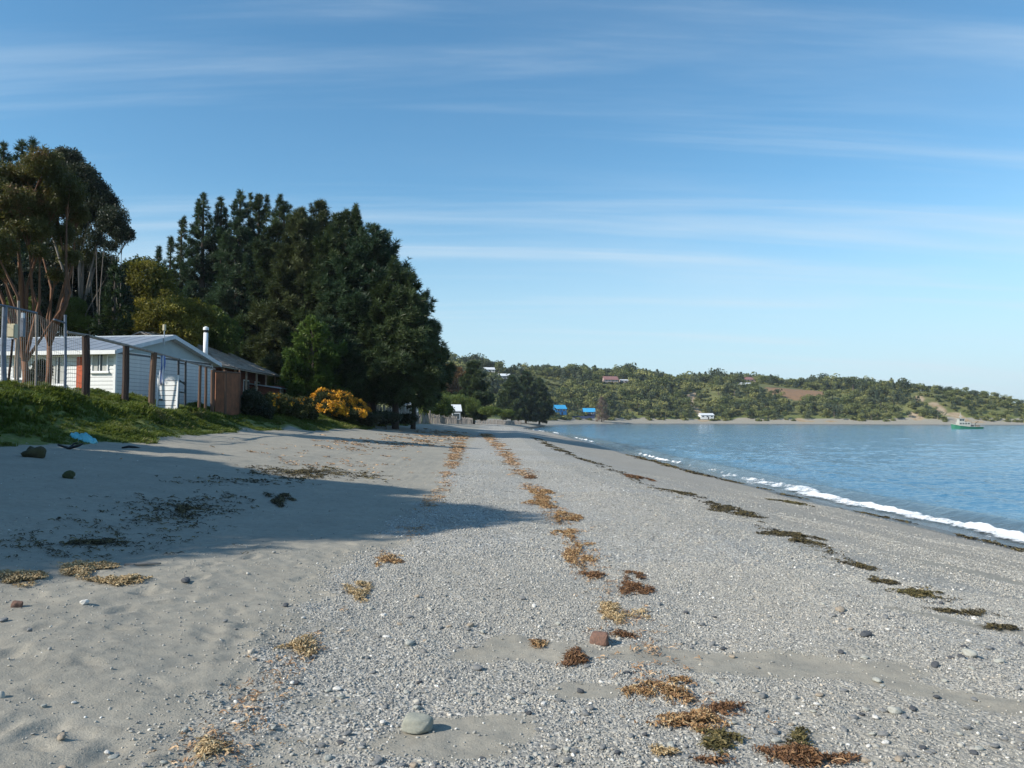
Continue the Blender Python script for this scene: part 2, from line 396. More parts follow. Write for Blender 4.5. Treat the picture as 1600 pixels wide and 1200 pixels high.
SCAR = np.maximum(SCAR, (1 - ss(2.6, 4.2, np.abs(X - path_x(Dg)))) * ss(8, 16, Dg) * (1 - ss(100, 112, Dg)) * ss(560, 580, Y))
for cx, wd, dmax, sk in ((383, 9, 66, -.55), (345, 4, 50, -.4), (264, 11, 26, -.3), (248, 7, 34, -.5), (206, 6, 16, 0)):
    u = np.abs(X - cx - sk * Dg + 1.5 * fbm(X / 4, Y / 4, 2, 73)); SCAR = np.maximum(SCAR, (1 - ss(.6, 1.1, u / (wd * (1 - .6 * Dg / dmax).clip(.1, 1)))) * ss(10, 14, Dg) * (1 - ss(dmax - 8, dmax, Dg)) * ss(560, 580, Y))
gm, t, p, o = new_mat('ground')
ge = N(t, 'ShaderNodeNewGeometry'); pos = ge.outputs['Position']
A = {k: attr_n(t, k).outputs['Fac'] for k in ('shore', 'grass', 'gravel', 'soil', 'scar')}
nA = noise(t, 1.3, 6, .62, pos).outputs['Fac']; nB = noise(t, 11, 5, .65, pos).outputs['Fac']; nC = noise(t, 95, 3, .7, pos).outputs['Fac']; nL = noise(t, .22, 5, .6, pos, .4).outputs['Fac']
sand = mixc(t, mrange(t, nA, .3, .7), (.345, .32, .265), (.275, .258, .215))
sand = mixc(t, mrange(t, nB, .42, .75, 0, .55), sand, (.20, .185, .155))
sand = mixc(t, mrange(t, nC, .50, .80, 0, .55), sand, (.13, .125, .115))
sand = mixc(t, mrange(t, nC, .36, .22, 0, .5), sand, (.43, .40, .345))
def pebbles(scale, lo=0.0):
    v = N(t, 'ShaderNodeTexVoronoi'); v.inputs['Scale'].default_value = scale; t.links.new(pos, v.inputs['Vector']); v.inputs['Randomness'].default_value = 1
    cr = N(t, 'ShaderNodeValToRGB'); e = cr.color_ramp; sx = N(t, 'ShaderNodeSeparateColor'); t.links.new(v.outputs['Color'], sx.inputs[0]); t.links.new(sx.outputs[0], cr.inputs[0])
    cols = [(0, (.12, .125, .128)), (.28, (.225, .222, .21)), (.55, (.335, .325, .295)), (.78, (.43, .405, .35)), (.93, (.56, .54, .49)), (1, (.80, .78, .73))]
    e.elements[0].position, e.elements[0].color = 0, (*cols[0][1], 1); e.elements[1].position, e.elements[1].color = 1, (*cols[-1][1], 1)
    for ps, c in cols[1:-1]: el = e.elements.new(ps); el.color = (*c, 1)
    return cr.outputs[0], v.outputs['Distance']
g1, d1 = pebbles(40); g2, d2 = pebbles(85)
grv = mixc(t, mrange(t, nB, .40, .60), g1, g2)
grv = mixc(t, mrange(t, nL, .42, .62, 0, .5), grv, sand)
# finer, browner shingle towards the water
grv = mixc(t, mrange(t, A['shore'], 9.5, 4.5, 0, .55, True), grv, mixc(t, mrange(t, nC, .35, .65), (.36, .32, .255), (.22, .20, .17)))
gvf = mrange(t, math_(t, 'ADD', A['gravel'], math_(t, 'MULTIPLY', math_(t, 'SUBTRACT', nB, .5), .9)), .30, .62, 0, 1, True)
col = mixc(t, gvf, sand, grv)
# damp band and dark weed at the water's edge
wet = mrange(t, math_(t, 'ADD', A['shore'], math_(t, 'MULTIPLY', math_(t, 'SUBTRACT', nA, .5), .8)), 1.30, .75, 0, 1, True)
col = mixc(t, math_(t, 'MULTIPLY', wet, .72), col, (.035, .033, .03))
gn1 = noise(t, 2.2, 5, .6, pos).outputs['Fac']
far_sand = mrange(t, N(t, 'ShaderNodeSeparateXYZ').outputs['Y'], 0, 1)
gcol = mixc(t, mrange(t, gn1, .35, .68), (.055, .095, .018), (.165, .185, .045))
gcol = mixc(t, mrange(t, nB, .46, .70, 0, .75), gcol, (.23, .19, .10))
gf = mrange(t, math_(t, 'ADD', A['grass'], math_(t, 'MULTIPLY', math_(t, 'SUBTRACT', nB, .5), .6)), .35, .65, 0, 1, True)
col = mixc(t, gf, col, gcol)
fl = mixc(t, mrange(t, noise(t, .12, 5, .6, pos).outputs['Fac'], .35, .65), (.07, .085, .03), (.17, .165, .07))
ff = math_(t, 'MULTIPLY', gf, mrange(t, A['shore'], 30, 45, 0, .8))
col = mixc(t, ff, col, fl)
soilc = mixc(t, mrange(t, nL, .3, .7), (.26, .155, .085), (.19, .12, .07))
col = mixc(t, mrange(t, A['soil'], .35, .6), col, soilc)
col = mixc(t, mrange(t, A['scar'], .3, .6), col, mixc(t, mrange(t, nL, .35, .65), (.38, .31, .22), (.27, .19, .11)))
t.links.new(col, p.inputs['Base Color'])
t.links.new(mixc(t, wet, (.9, .9, .9), (.32, .32, .32)), p.inputs['Roughness']); p.inputs['Specular IOR Level'].default_value = .25
hgt = math_(t, 'ADD', math_(t, 'MULTIPLY', nC, .35), math_(t, 'MULTIPLY', gvf, math_(t, 'SUBTRACT', .8, math_(t, 'MULTIPLY', d1, 1.0))))
hgt = math_(t, 'ADD', hgt, math_(t, 'MULTIPLY', nB, .7))
bump(t, p, hgt, .55, .022)
me = mesh_np('ground', np.stack([X, Y, Z], -1).reshape(-1, 3), [Q], gm, True,
             {'shore': ('FLOAT', Dg.ravel()), 'grass': ('FLOAT', GR.ravel()), 'gravel': ('FLOAT', GV.ravel()), 'soil': ('FLOAT', SOIL.ravel()), 'scar': ('FLOAT', SCAR.ravel())})
tag(link('beach_ground', me), kind='structure')

# ================================================================== water
def wave(x, y, d):
    a = np.clip(-d / 6, 0, 1)
    z = 0.5 * fbm(x * .42 + .3 * y * .1, y * .42, 4, 81) * .16 + .05 * fbm(x * 1.9, y * 2.2, 3, 83) + .10 * fbm(x * .10, y * .16, 2, 85)
    z = z * a * (1 - .8 * ss(120, 400, y))
    # the low swell that is about to break, and the next one behind it
    for off, hgt, wd in ((-2.35, .17, .5), (-6.4, .10, .9), (-11.5, .07, 1.4)):
        dd = d - off - .55 * vn(y * .16, y * 0 + off, 87)
        z = z + hgt * np.exp(-(dd / wd) ** 2) * (.55 + .9 * (vn(y * .11, y * 0 + off, 88) + .5)) * ss(0, 12, y) * (1 - ss(120, 200, y))
    return z
wx = np.array(sorted(set([-6000, -2000, -600, -200, -60] + list(np.arange(-20, 6, 1.5)) + list(np.arange(6, 9.5, .25)) + list(np.arange(9.5, 17, .085)) + grow(17, .085, 1.016, 5, 320) + [400, 500, 700, 1200, 3000, 9000.])))
wy = np.array([-3000, -500, -100, -30, -10, 0, 6, 9] + list(np.arange(11, 40, .11)) + grow(40, .11, 1.016, 6, 700) + [800, 1000, 1600, 3000, 6000, 10000.])
Xw, Yw = np.meshgrid(wx, wy); Dw = shore_d(Xw, Yw); Zw = wave(Xw, Yw, Dw)
ny, nx = Xw.shape; I = np.arange(nx * ny).reshape(ny, nx)
Qw = np.stack([I[:-1, :-1], I[:-1, 1:], I[1:, 1:], I[1:, :-1]], -1).reshape(-1, 4)
dq = Dw.ravel()[Qw].min(1); Qw = Qw[dq < 14]
wm, t, p, o = new_mat('sea_water')
ge = N(t, 'ShaderNodeNewGeometry'); mp = N(t, 'ShaderNodeMapping'); mp.inputs['Scale'].default_value = (.8, 1.25, 1); t.links.new(ge.outputs['Position'], mp.inputs[0])
sh = attr_n(t, 'shore').outputs['Fac']
n1 = noise(t, 2.2, 4, .6, mp.outputs[0]).outputs['Fac']; n2 = noise(t, 9.0, 3, .6, mp.outputs[0]).outputs['Fac']; n3 = noise(t, .35, 4, .6, mp.outputs[0]).outputs['Fac']; n4 = noise(t, .035, 3, .6, mp.outputs[0]).outputs['Fac']
deep = mixc(t, mrange(t, n4, .4, .6), (.042, .14, .235), (.058, .18, .29))
c = mixc(t, mrange(t, sh, -4.5, -1.2, 0, 1, True), deep, (.085, .105, .11))
c = mixc(t, mrange(t, sh, -1.0, -.2, 0, .8, True), c, (.14, .135, .12))
t.links.new(c, p.inputs['Base Color']); p.inputs['Roughness'].default_value = .09; p.inputs['IOR'].default_value = 1.333
h = math_(t, 'ADD', math_(t, 'MULTIPLY', n1, 1.0), math_(t, 'ADD', math_(t, 'MULTIPLY', n2, .25), math_(t, 'MULTIPLY', n3, 2.2)))
bump(t, p, h, .6, .14)
me = mesh_np('sea', np.stack([Xw, Yw, Zw], -1).reshape(-1, 3), [Qw], wm, True, {'shore': ('FLOAT', Dw.ravel())})
tag(link('sea', me), kind='structure')

# surf: a broken wave rolling along the waterline
def shore_x(y):
    return np.interp(y, SHORE[:, 1][:11], SHORE[:, 0][:11])
sy = np.array(list(np.arange(9, 40, .07)) + grow(40, .07, 1.012, 1.6, 255))
sv = np.linspace(0, 1, 44)
SY, SVv = np.meshgrid(sy, sv, indexing='ij')
edge = .10 - .30 * (fbm(SY * .35, SY * 0 + 1, 3, 91)) + .12 * fbm(SY * 1.7, SY * 0, 2, 95)
width = (1.15 + .9 * vn(SY * .12, SY * 0 + 4, 92) + .5 * fbm(SY * .9, SY * 0 + 6, 3, 96)) * (.45 + .55 * (1 - ss(36, 60, SY)))
dd = -.35 + edge - SVv * width
XS = shore_x(SY) - dd
fo = fbm(XS * 2.3, SY * 1.8, 4, 93)
prof = np.clip(np.sin(np.pi * np.clip(SVv * 1.02, 0, 1)), 0, 1)
ZS = np.maximum(.018, 0) + (.05 + .11 * ss(.35, .75, SVv)) * prof * (1 + .9 * fo) + .03 * prof * fbm(XS * 9, SY * 8, 3, 94)
ZS = np.maximum(ZS + wave(XS, SY, dd) * .8, HN(XS.ravel(), SY.ravel()).reshape(XS.shape) + .012)
pres = np.clip(1.10 - ss(24, 46, SY) * .80 + 1.3 * vn(SY * .07, SY * 0, 97) * ss(38, 60, SY), 0, 1.3)
pres = np.where(SY > 150, pres + .35, pres)
dens = pres * (.22 + .75 * ss(.0, .45, SVv) * (1 - ss(.72, 1.0, SVv))) + .62 * fo + (.20 + .4 * ss(26, 40, SY)) * fbm(XS * .9, SY * .6, 3, 98)
I = np.arange(SY.size).reshape(SY.shape)
Qs = np.stack([I[:-1, :-1], I[1:, :-1], I[1:, 1:], I[:-1, 1:]], -1).reshape(-1, 4)
keep = dens.ravel()[Qs].max(1) > .30; Qs = Qs[keep]
fm, t, p, o = new_mat('sea_foam')
ge = N(t, 'ShaderNodeNewGeometry'); dn = attr_n(t, 'dens').outputs['Fac']
nf = noise(t, 7, 5, .7, ge.outputs['Position']).outputs['Fac']; nf2 = noise(t, 26, 3, .6, ge.outputs['Position']).outputs['Fac']
p.inputs['Base Color'].default_value = (.74, .76, .77, 1); p.inputs['Roughness'].default_value = .7
p.inputs['Subsurface Weight'].default_value = 0.0
al = mrange(t, math_(t, 'ADD', dn, math_(t, 'MULTIPLY', math_(t, 'SUBTRACT', nf, .5), 1.5)), .40, .95, 0, 1, True)
t.links.new(al, p.inputs['Alpha']); bump(t, p, math_(t, 'ADD', nf, math_(t, 'MULTIPLY', nf2, .5)), .7, .05)
me = mesh_np('surf_foam', np.stack([XS, SY, ZS], -1).reshape(-1, 3), [Qs], fm, True, {'dens': ('FLOAT', dens.ravel())})
tag(link('surf_foam', me), label='white broken wave running along the edge of the shingle', kind='stuff')

# ================================================================== houses and fences
WHITE = plain('white_paint', (.70, .71, .70), .14, 3, .6, (.62, .63, .63), .25, (1, 1, .4))
WALLG = plain('board_joint_grey', (.20, .21, .22), .2, 3, .9, b=0)
WTRIM = plain('white_trim', (.76, .77, .77), .08, 5, .5, b=.1)
GABLE = plain('pale_blue_board', (.40, .47, .47), .15, 2, .7, (.35, .42, .43), .15)
ZINC = plain('zinc_sheet', (.46, .50, .54), .22, 3, .42, (.38, .42, .47), .1, metal=.35)
GLASS, t, p, o = new_mat('window_glass'); p.inputs['Base Color'].default_value = (.035, .045, .05, 1); p.inputs['Roughness'].default_value = .06
CURT = plain('curtain', (.55, .55, .52), .25, 9, .9, b=.2, stretch=(6, 6, .3))
ORANGE = plain('orange_door', (.48, .085, .022), .2, 4, .5)
WOODD = plain('dark_post_wood', (.06, .036, .027), .4, 5, .9, (.036, .026, .022), .6, (1, 1, .2))
WOODB = plain('brown_post_wood', (.15, .085, .055), .35, 5, .9, (.085, .055, .04), .6, (1, 1, .2))
WOODG = plain('grey_weathered_wood', (.33, .29, .25), .35, 5, .9, (.22, .19, .17), .6, (1, 1, .2))
WOODP = plain('pale_plank_wood', (.48, .39, .30), .35, 4, .9, (.34, .26, .20), .5)
RUST = plain('rusted_sheet', (.27, .115, .06), .4, 2.2, .9, (.15, .07, .042), .5)
STEEL = plain('blue_grey_steel', (.16, .19, .24), .3, 5, .5, b=.1, metal=.3)
BLACKM = plain('black_iron', (.02, .021, .024), .3, 6, .5, b=.1)
REDW = plain('red_brown_boards', (.22, .085, .055), .35, 4, .85, (.15, .06, .045), .5)
CREAM = plain('cream_box', (.58, .52, .36), .15, 5, .5, b=.1)
WIRE = plain('galvanised_wire', (.25, .26, .27), .2, 8, .5, b=0, metal=.5)
def lk(o, src): return link(src.name.split('.')[0], src.data, o)
def bx(name, mat_, parent, c, size, **k): return MB().box(c, size, **k).build(name, mat_, parent)

# ---- the white weatherboard house; local x points to the sea, local y away from the viewer
TH = R(10); A0 = np.array((-19.0, 36.7)); z0 = min(hz(-19, 36.7), hz(-17.6, 44.8)) - .45
H_ = empty('white_house', (A0[0], A0[1], z0), 'white weatherboard house with a pale grey metal roof behind the fence', 'house', rz=-TH)
ez, az, Lx, Wy = 6.22 - z0, 7.28 - z0, 12.0, 8.2
bx('wall', WALLG, H_, (-Lx / 2, Wy / 2, ez / 2), (Lx - .06, Wy - .06, ez))
nb_ = int(ez / .19)
bm0 = MB().box((0, 0, 0), (.03, Wy, .176), tilt=.10).build('weatherboard', WHITE, H_, (0.004, Wy / 2, .1))
for k in range(1, nb_): lk(H_, bm0).location = (0.004, Wy / 2, .1 + .19 * k)
OPEN = [(-1.25, -.35, 5.20, 6.10), (-2.08, -1.33, 3.4, 5.95), (-3.55, -2.65, 4.6, 6.02), (-5.6, -4.5, 4.9, 6.02)]
for k in range(nb_):
    zc = .1 + .19 * k; xs_ = [0.0]
    for a, b, lo, hi in OPEN:
        if lo - z0 < zc < hi - z0: xs_ += [b, a]
    xs_.append(-Lx)
    for q in range(0, len(xs_), 2):
        w_ = xs_[q] - xs_[q + 1]
        MB().box((0, 0, 0), (w_ - .004, .03, .176), lean=-.10).build('weatherboard', WHITE, H_, ((xs_[q] + xs_[q + 1]) / 2, -.004, zc))
for cx_, cy_ in ((.012, -.012), (.012, Wy + .012)): bx('corner_trim', WTRIM, H_, (cx_, cy_, ez / 2), (.11, .11, ez))
bx('corner_trim', WTRIM, H_, (.028, 2.65, ez * .55 + .2), (.07, .10, ez * .8))
for i, (a, b, lo, hi) in enumerate(OPEN):
    if i == 1: continue
    w_, h_ = b - a, hi - lo; cx_, cz_ = (a + b) / 2, (lo + hi) / 2 - z0
    f = MB()
    for sx in (-1, 0, 1): f.box((cx_ + sx * (w_ / 2 - .03), -.03, cz_), (.06 if sx else .04, .07, h_))
    for sz in (-1, 1): f.box((cx_, -.032, cz_ + sz * (h_ / 2 - .03)), (w_ + .08, .08, .06))
    wn = f.build('window', WTRIM, H_); bx('pane', GLASS, wn, (cx_, -.012, cz_), (w_ - .1, .012, h_ - .1))
    bx('sill', WTRIM, wn, (cx_, -.06, cz_ - h_ / 2 - .03), (w_ + .16, .14, .05))
    for sx in (-1, 1):
        V = []; n_ = 13
        for j in range(n_): xx = cx_ + sx * (w_ / 2 - .06 - j * w_ * .32 / n_); yy = -.021 - .008 * (1 + math.sin(j * 1.9)) * .5; V += [(xx, yy, cz_ - h_ / 2 + .07), (xx, yy, cz_ + h_ / 2 - .07)]
        link('curtain', mesh_np('curtain', V, [[(2 * j, 2 * j + 1, 2 * j + 3, 2 * j + 2) for j in range(n_ - 1)]], CURT), wn)
d_ = bx('door', ORANGE, H_, (-1.705, -.015, (3.4 + 5.95) / 2 - z0), (.72, .05, 2.55))
for zz in (.55, 1.15, 1.75): bx('door_panel', ORANGE, d_, (-1.705, -.046, 3.75 - z0 + zz), (.50, .016, .42))
bx('door_handle', ZINC, d_, (-1.42, -.06, 4.75 - z0), (.03, .05, .12))
MB().prism([(.0, -.02, ez), (.0, Wy + .02, ez), (.0, Wy / 2, az)], (-.1, 0, 0)).build('gable_panel', GABLE, H_)
bx('gable_strip', WTRIM, H_, (.02, Wy / 2, ez + .0), (.035, Wy, .05))
sl = math.atan2(az - ez, Wy / 2); SL = (Wy / 2 + .5) / math.cos(sl)
rb = MB()
for s in (-1, 1):
    ye = Wy / 2 - s * (Wy / 2 + .45); zr = az + .10; zeave = zr - (Wy / 2 + .45) * math.tan(sl)
    rb.prism([(.35, Wy / 2, zr - .06), (.35, ye, zeave - .06), (.35, ye, zeave - .13), (.35, Wy / 2, zr - .13)], (-Lx - .7, 0, 0))
roof = rb.build('roof', WTRIM, H_)
n_ = 33; ws = (Lx + .7) / 15; V = []
for j in range(n_):
    xx = -ws * .52 + ws * 1.04 * j / (n_ - 1); am = .02 * math.cos(j * math.pi / 2)
    V += [(xx, 0, am), (xx, SL, am)]
for s in (-1, 1):
    ang = math.atan2(az - ez, Wy / 2)
    for k in range(15):
        if k == 0 and s == -1: sm = mesh_np('roof_sheet', V, [[(2 * j, 2 * j + 2, 2 * j + 3, 2 * j + 1) for j in range(n_ - 1)]], ZINC, True)
        q = link('roof_sheet', sm, roof)
        zr = az + .10; xk = .35 - ws * (k + .5)
        ye = Wy / 2 + s * (Wy / 2 + .47); zeave = zr - (Wy / 2 + .47) * math.tan(sl) + .01
        q.location = (xk, ye, zeave); q.rotation_euler = (sl, 0, 0) if s < 0 else (sl, 0, math.pi)
bx('ridge_cap', ZINC, roof, (-Lx / 2, Wy / 2, az + .12), (Lx + .7, .26, .05))
for s in (-1, 1):
    zr = az + .10; ye = Wy / 2 + s * (Wy / 2 + .47); zeave = zr - (Wy / 2 + .47) * math.tan(sl)
    MB().prism([(.352, Wy / 2, zr + .05), (.352, ye, zeave + .05), (.352, ye, zeave - .16), (.352, Wy / 2, zr - .16)], (.04, 0, 0)).build('barge_board', ZINC, roof)
    bx('fascia', WTRIM, roof, (-Lx / 2, ye + s * .022, zeave - .075), (Lx + .7, .035, .19))
vp = MB().tube([(.42, 3.1, az - .5), (.42, 3.1, az + .32)], .025, 8).build('vent_pipe', ZINC, H_)
MB().tube([(.42, 3.1, az + .28), (.42, 3.1, az + .58)], .085, 10).build('vent_head', CREAM, vp)

# ---- the old plank-roofed house beyond it
y0, y1, xe, xr, xb = 50.0, 64.0, -19.6, -24.2, -29.0; zg = hz(-20, 56) - .3
B_ = empty('plank_roofed_house', (xe, y0, zg), 'old red-brown house with a weathered plank roof and an open porch beside the white house', 'house')
e_, r_ = 6.62 - zg, 8.65 - zg
bx('wall', REDW, B_, (-4.6, 7, e_ / 2), (7.2, 14, e_))
for k in range(7):
    bx('porch_post', WOODP, B_, (-.15, .1 + k * 2.3, e_ / 2), (.12, .12, e_))
for k in range(5):
    w_ = bx('window', WTRIM, B_, (-.985, 1.6 + 2.6 * k, e_ - 1.15), (.05, 1.25, 1.05)); bx('pane', GLASS, w_, (-.955, 1.6 + 2.6 * k, e_ - 1.15), (.02, 1.05, .86))
MB().prism([(-.2, .02, e_ - .02), (-4.6, .02, r_ - .1), (-9.0, .02, e_ - .02)], (0, -.06, 0)).build('gable_panel', WOODP, B_)
for k in range(6):
    zz = e_ + .05 + k * .24; fx = (zz - e_) / (r_ - e_); bx('gable_board', WOODP, B_, (-4.6, -.06, zz), (8.4 * (1 - fx) - .3, .03, .22))
for k in range(5): bx('wall_board', WOODP, B_, (-.75, -.03, e_ - .14 - k * .21), (1.5, .04, .19))
rp = MB()
for s, (xa, xb_) in enumerate(((0.25, -4.6), (-9.4, -4.6))):
    rp.prism([(xa, -.3, e_ - .1), (xb_, -.3, r_), (xb_, -.3, r_ - .08), (xa, -.3, e_ - .18)], (0, 14.9, 0))
rf = rp.build('roof', WOODG, B_); r = np.random.default_rng(55); sh = MB(); ra = math.atan2(r_ - e_ + .1, 4.85)
for i in range(14):
    for j in range(46):
        u = i / 14; xx = .25 - 4.85 * (u + .035); yy = -.25 + 14.7 * (j + .5 + .5 * (i % 2)) / 46.5 + r.normal(0, .02)
        if r.random() < .05: continue
        sh.box((xx, yy, e_ - .06 + (r_ - e_ + .1) * (u + .035) + r.uniform(0, .03)), (.44, r.uniform(.20, .31), .022), tilt=ra + r.normal(0, .05) - .05)
tag(sh.build('shingles', plain('weathered_shingle', (.44, .37, .31), .4, 1.4, .9, (.28, .23, .19), .4), rf), kind='stuff')
for k in range(5): bx('roof_plank', WOODG, rf, (-4.2 + r.normal(0, .3), 2.0 + 1.3 * k, r_ + .05), (1.3, .2, .03), rz=r.normal(0, .5), tilt=.25)

ct = 9.15 - zg
ch = MB().tube([(-.9, 1.2, e_ - .3), (-.9, 1.2, ct - .42)], .15, 14).build('chimney', WTRIM, B_, smooth=True)
MB().tube([(-.9, 1.2, ct - .42), (-.9, 1.2, ct - .24)], .12, 12).build('chimney_collar', BLACKM, ch)
MB().tube([(-.9, 1.2, ct - .24), (-.9, 1.2, ct - .07), (-.9, 1.2, ct)], [.19, .18, .05], 14).build('chimney_cap', WTRIM, ch)

# ---- small red shed by the gorse
zg = hz(-18.8, 60.5) - .3; S_ = empty('red_shed', (-18.4, 60.5, zg), 'small red-brown shed with one pale window behind the gorse', 'shed')
hS = 5.6 - zg; bx('wall', REDW, S_, (-1.6, 2.1, hS / 2), (3.2, 4.2, hS)); bx('roof', ZINC, S_, (-1.6, 2.1, hS + .06), (3.9, 4.9, .09), tilt=.14)
w_ = bx('window', WTRIM, S_, (.02, .75, hS - .9), (.06, .8, 1.3)); bx('pane', CURT, w_, (.055, .75, hS - .9), (.02, .62, 1.1))
for k in range(10): bx('wall_board', REDW, S_, (.012, 1.25 + .31 * k, hS / 2), (.03, .29, hS - .05))
bx('brace', WOODP, S_, (.045, 2.6, hS - 1.1), (.03, .08, 1.7), lean=.6); bx('brace', WOODP, S_, (.045, 3.4, hS - 1.0), (.03, .08, 1.9))

# ---- fence along the top of the bank: line x = -15
def FY(px): return 18000.0 / (800 - px)
def fp(px, py):
    q = at(px, py, FY(px)); return q
def post(parent, mat_, px, ptop, pbot, wpx, name='post', lean=0.0, root=np.zeros(3)):
    a = fp(px, ptop); b = fp(px + lean, pbot); g = hz(b[0], b[1]) - .35; w_ = wpx * FY(px) / FPX
    b = np.array((b[0], b[1], g)); r = np.random.default_rng(abs(int(px))); m_ = (a + b) / 2 + r.normal(0, w_ * .12, 3)
    return MB().tube([b - root, m_ - root, a - root], [w_ / 2 * 1.04, w_ / 2, w_ / 2 * .95], 8).build(name, mat_, parent, smooth=False)
b0 = fp(60, 590); b0[2] = hz(b0[0], b0[1]) - .2
W_ = empty('wire_fence', b0, 'wire mesh fence on blue-grey steel posts above the dark turf bank', 'fence')
for px, pt, pb, wp in ((8, 478, 592, 7.5), (102, 492, 598, 4.2), (-48, 470, 590, 7)): post(W_, STEEL, px, pt, pb, wp, root=b0)
post(W_, WOODG, 57, 488, 592, 3.4, 'thin_post', root=b0)
MB().tube([fp(-48, 468) - b0, fp(8, 478) - b0, fp(57, 489) - b0], .035, 6).build('rail', STEEL, W_); MB().tube([fp(84, 499) - b0, fp(103, 505) - b0], .03, 6).build('rail', STEEL, W_)
wr = MB()
for px in np.arange(-48, 128, 3.2):
    a = fp(px, np.interp(px, [-48, 8, 57, 128], [470, 480, 490, 528])); z = hz(a[0], a[1]); wr.tube([np.array((a[0], a[1], z)) - b0, a - b0], .0045, 3, False)
for k in range(9):
    f = k / 8; L = []
    for px in np.arange(-48, 131, 16): a = fp(px, np.interp(px, [-48, 8, 57, 128], [470, 480, 490, 528])); z = hz(a[0], a[1]); L.append(np.array((a[0], a[1], z + (a[2] - z) * f)) - b0)
    wr.tube(L, .0045, 3, False)
tag(wr.build('wire_mesh', WIRE, W_), kind='stuff')
b1 = fp(28, 590); b1[2] = hz(b1[0], b1[1]) - .2
M_ = empty('meter_box', b1, 'cream electricity meter box on a pair of leaning poles by the wire fence', 'meter box')
post(M_, WOODG, 29, 470, 592, 4, 'pole', 0, b1); post(M_, WOODP, 26, 530, 592, 3, 'pole', -1, b1); post(M_, WOODD, 20, 530, 592, 3.4, 'brace', -8, b1)
c = fp(24.5, 518) - b1; bx('box', CREAM, M_, c + (0, -.16, 0), (.24, .16, .42)); bx('box_lid', CREAM, M_, c + (0, -.25, .0), (.20, .02, .36))
c = fp(37, 512) - b1; q = bx('cabinet', STEEL, M_, c + (0, -.05, 0), (.10, .12, .58)); bx('cabinet_cap', ZINC, q, c + (0, -.05, .36), (.07, .1, .18))
b2 = fp(200, 607); b2[2] = hz(b2[0], b2[1]) - .2
P_ = empty('post_fence', b2, 'fence of thick dark wooden posts with one top rail before the white house', 'fence')
for px, pt, pb, wp, mt, ln in ((134, 524, 603, 12, WOODD, 0), (197, 541, 610, 10.5, WOODD, -1.5), (241, 551, 613, 10, WOODB, -4), (313, 571, 620, 5, WOODB, -2), (322, 573, 622, 4.5, WOODB, -1)): post(P_, mt, px, pt, pb, wp, 'post', ln, b2)
MB().tube([fp(104, 519) - b2, fp(134, 524) - b2, fp(197, 539.5) - b2, fp(241, 551) - b2, fp(336, 577) - b2], [.05, .055, .06, .05, .035], 6).build('rail', WOODG, P_)
# white gate leaf, tilted on its hinges
b3 = fp(262, 616); b3[2] = hz(b3[0], b3[1]) + .02
G_ = empty('white_gate', b3, 'white boarded gate leaf standing askew between a brown and a black post', 'gate', rz=R(-14))
c3 = FY(262) / FPX; gh = (616 - 553) * c3 * .98; gw = 30 * c3 * 1.2
for k in range(8): MB().box((0, 0, gh * (k + .5) / 8), (gw - .1, .025, gh / 8 - .025)).build('gate_board', WHITE, G_)
for s in (-1, 1): bx('gate_stile', WTRIM, G_, (s * gw / 2, -.02, gh / 2), (.07, .05, gh + .06), tilt=.03)
bx('gate_backing', WALLG, G_, (0, .03, gh / 2), (gw - .06, .02, gh - .1)); bx('latch', BLACKM, G_, (-gw * .3, -.05, gh * .40), (.16, .03, .05))
# striped cloth hung beside it
V = []; nC = 9
for i in range(nC):
    for j in range(10): V.append(((i / (nC - 1) - .5) * .20 + .03 * math.sin(j * .8), .03 * math.sin(i * 1.7 + j * .4), -j * .14 - .01 * math.sin(i)))
m, t, p, o = new_mat('striped_cloth'); tc = N(t, 'ShaderNodeTexCoord'); sx = N(t, 'ShaderNodeSeparateXYZ'); t.links.new(tc.outputs['Object'], sx.inputs[0])
wv = math_(t, 'SINE', math_(t, 'MULTIPLY', sx.outputs[0], 46)); t.links.new(mixc(t, mrange(t, wv, -.1, .1), (.10, .17, .42), (.72, .74, .78)), p.inputs['Base Color'])
me = mesh_np('hanging_cloth', V, [[(i * 10 + j, i * 10 + j + 1, (i + 1) * 10 + j + 1, (i + 1) * 10 + j) for i in range(nC - 1) for j in range(9)]], m, True)
cl = link('hanging_cloth', me, None, fp(254.5, 556) + (0.05, -.14, 0)); so = cl.modifiers.new('thickness', 'SOLIDIFY'); so.thickness = .008
tag(cl, 'blue and white striped cloth hanging beside the white gate', 'cloth')
# black iron gate frame
b4 = fp(284, 616); b4[2] = hz(b4[0], b4[1]) + .02
K_ = empty('iron_gate', b4, 'narrow black iron gate frame standing open beside the white gate', 'gate')
for px, pt, pb in ((279, 560, 617), (290, 563, 618)): post(K_, BLACKM, px, pt, pb, 3.6, 'stile', 0, b4)
for py in (567, 596, 612): MB().tube([fp(279, py) - b4, fp(290, py + 2) - b4], .03, 6).build('bar', BLACKM, K_)
MB().tube([fp(278, 592) - b4, fp(290, 602) - b4], .03, 6).build('brace', BLACKM, K_); MB().tube([fp(290, 565) - b4, fp(331, 574) - b4], .025, 6).build('rail', BLACKM, K_)
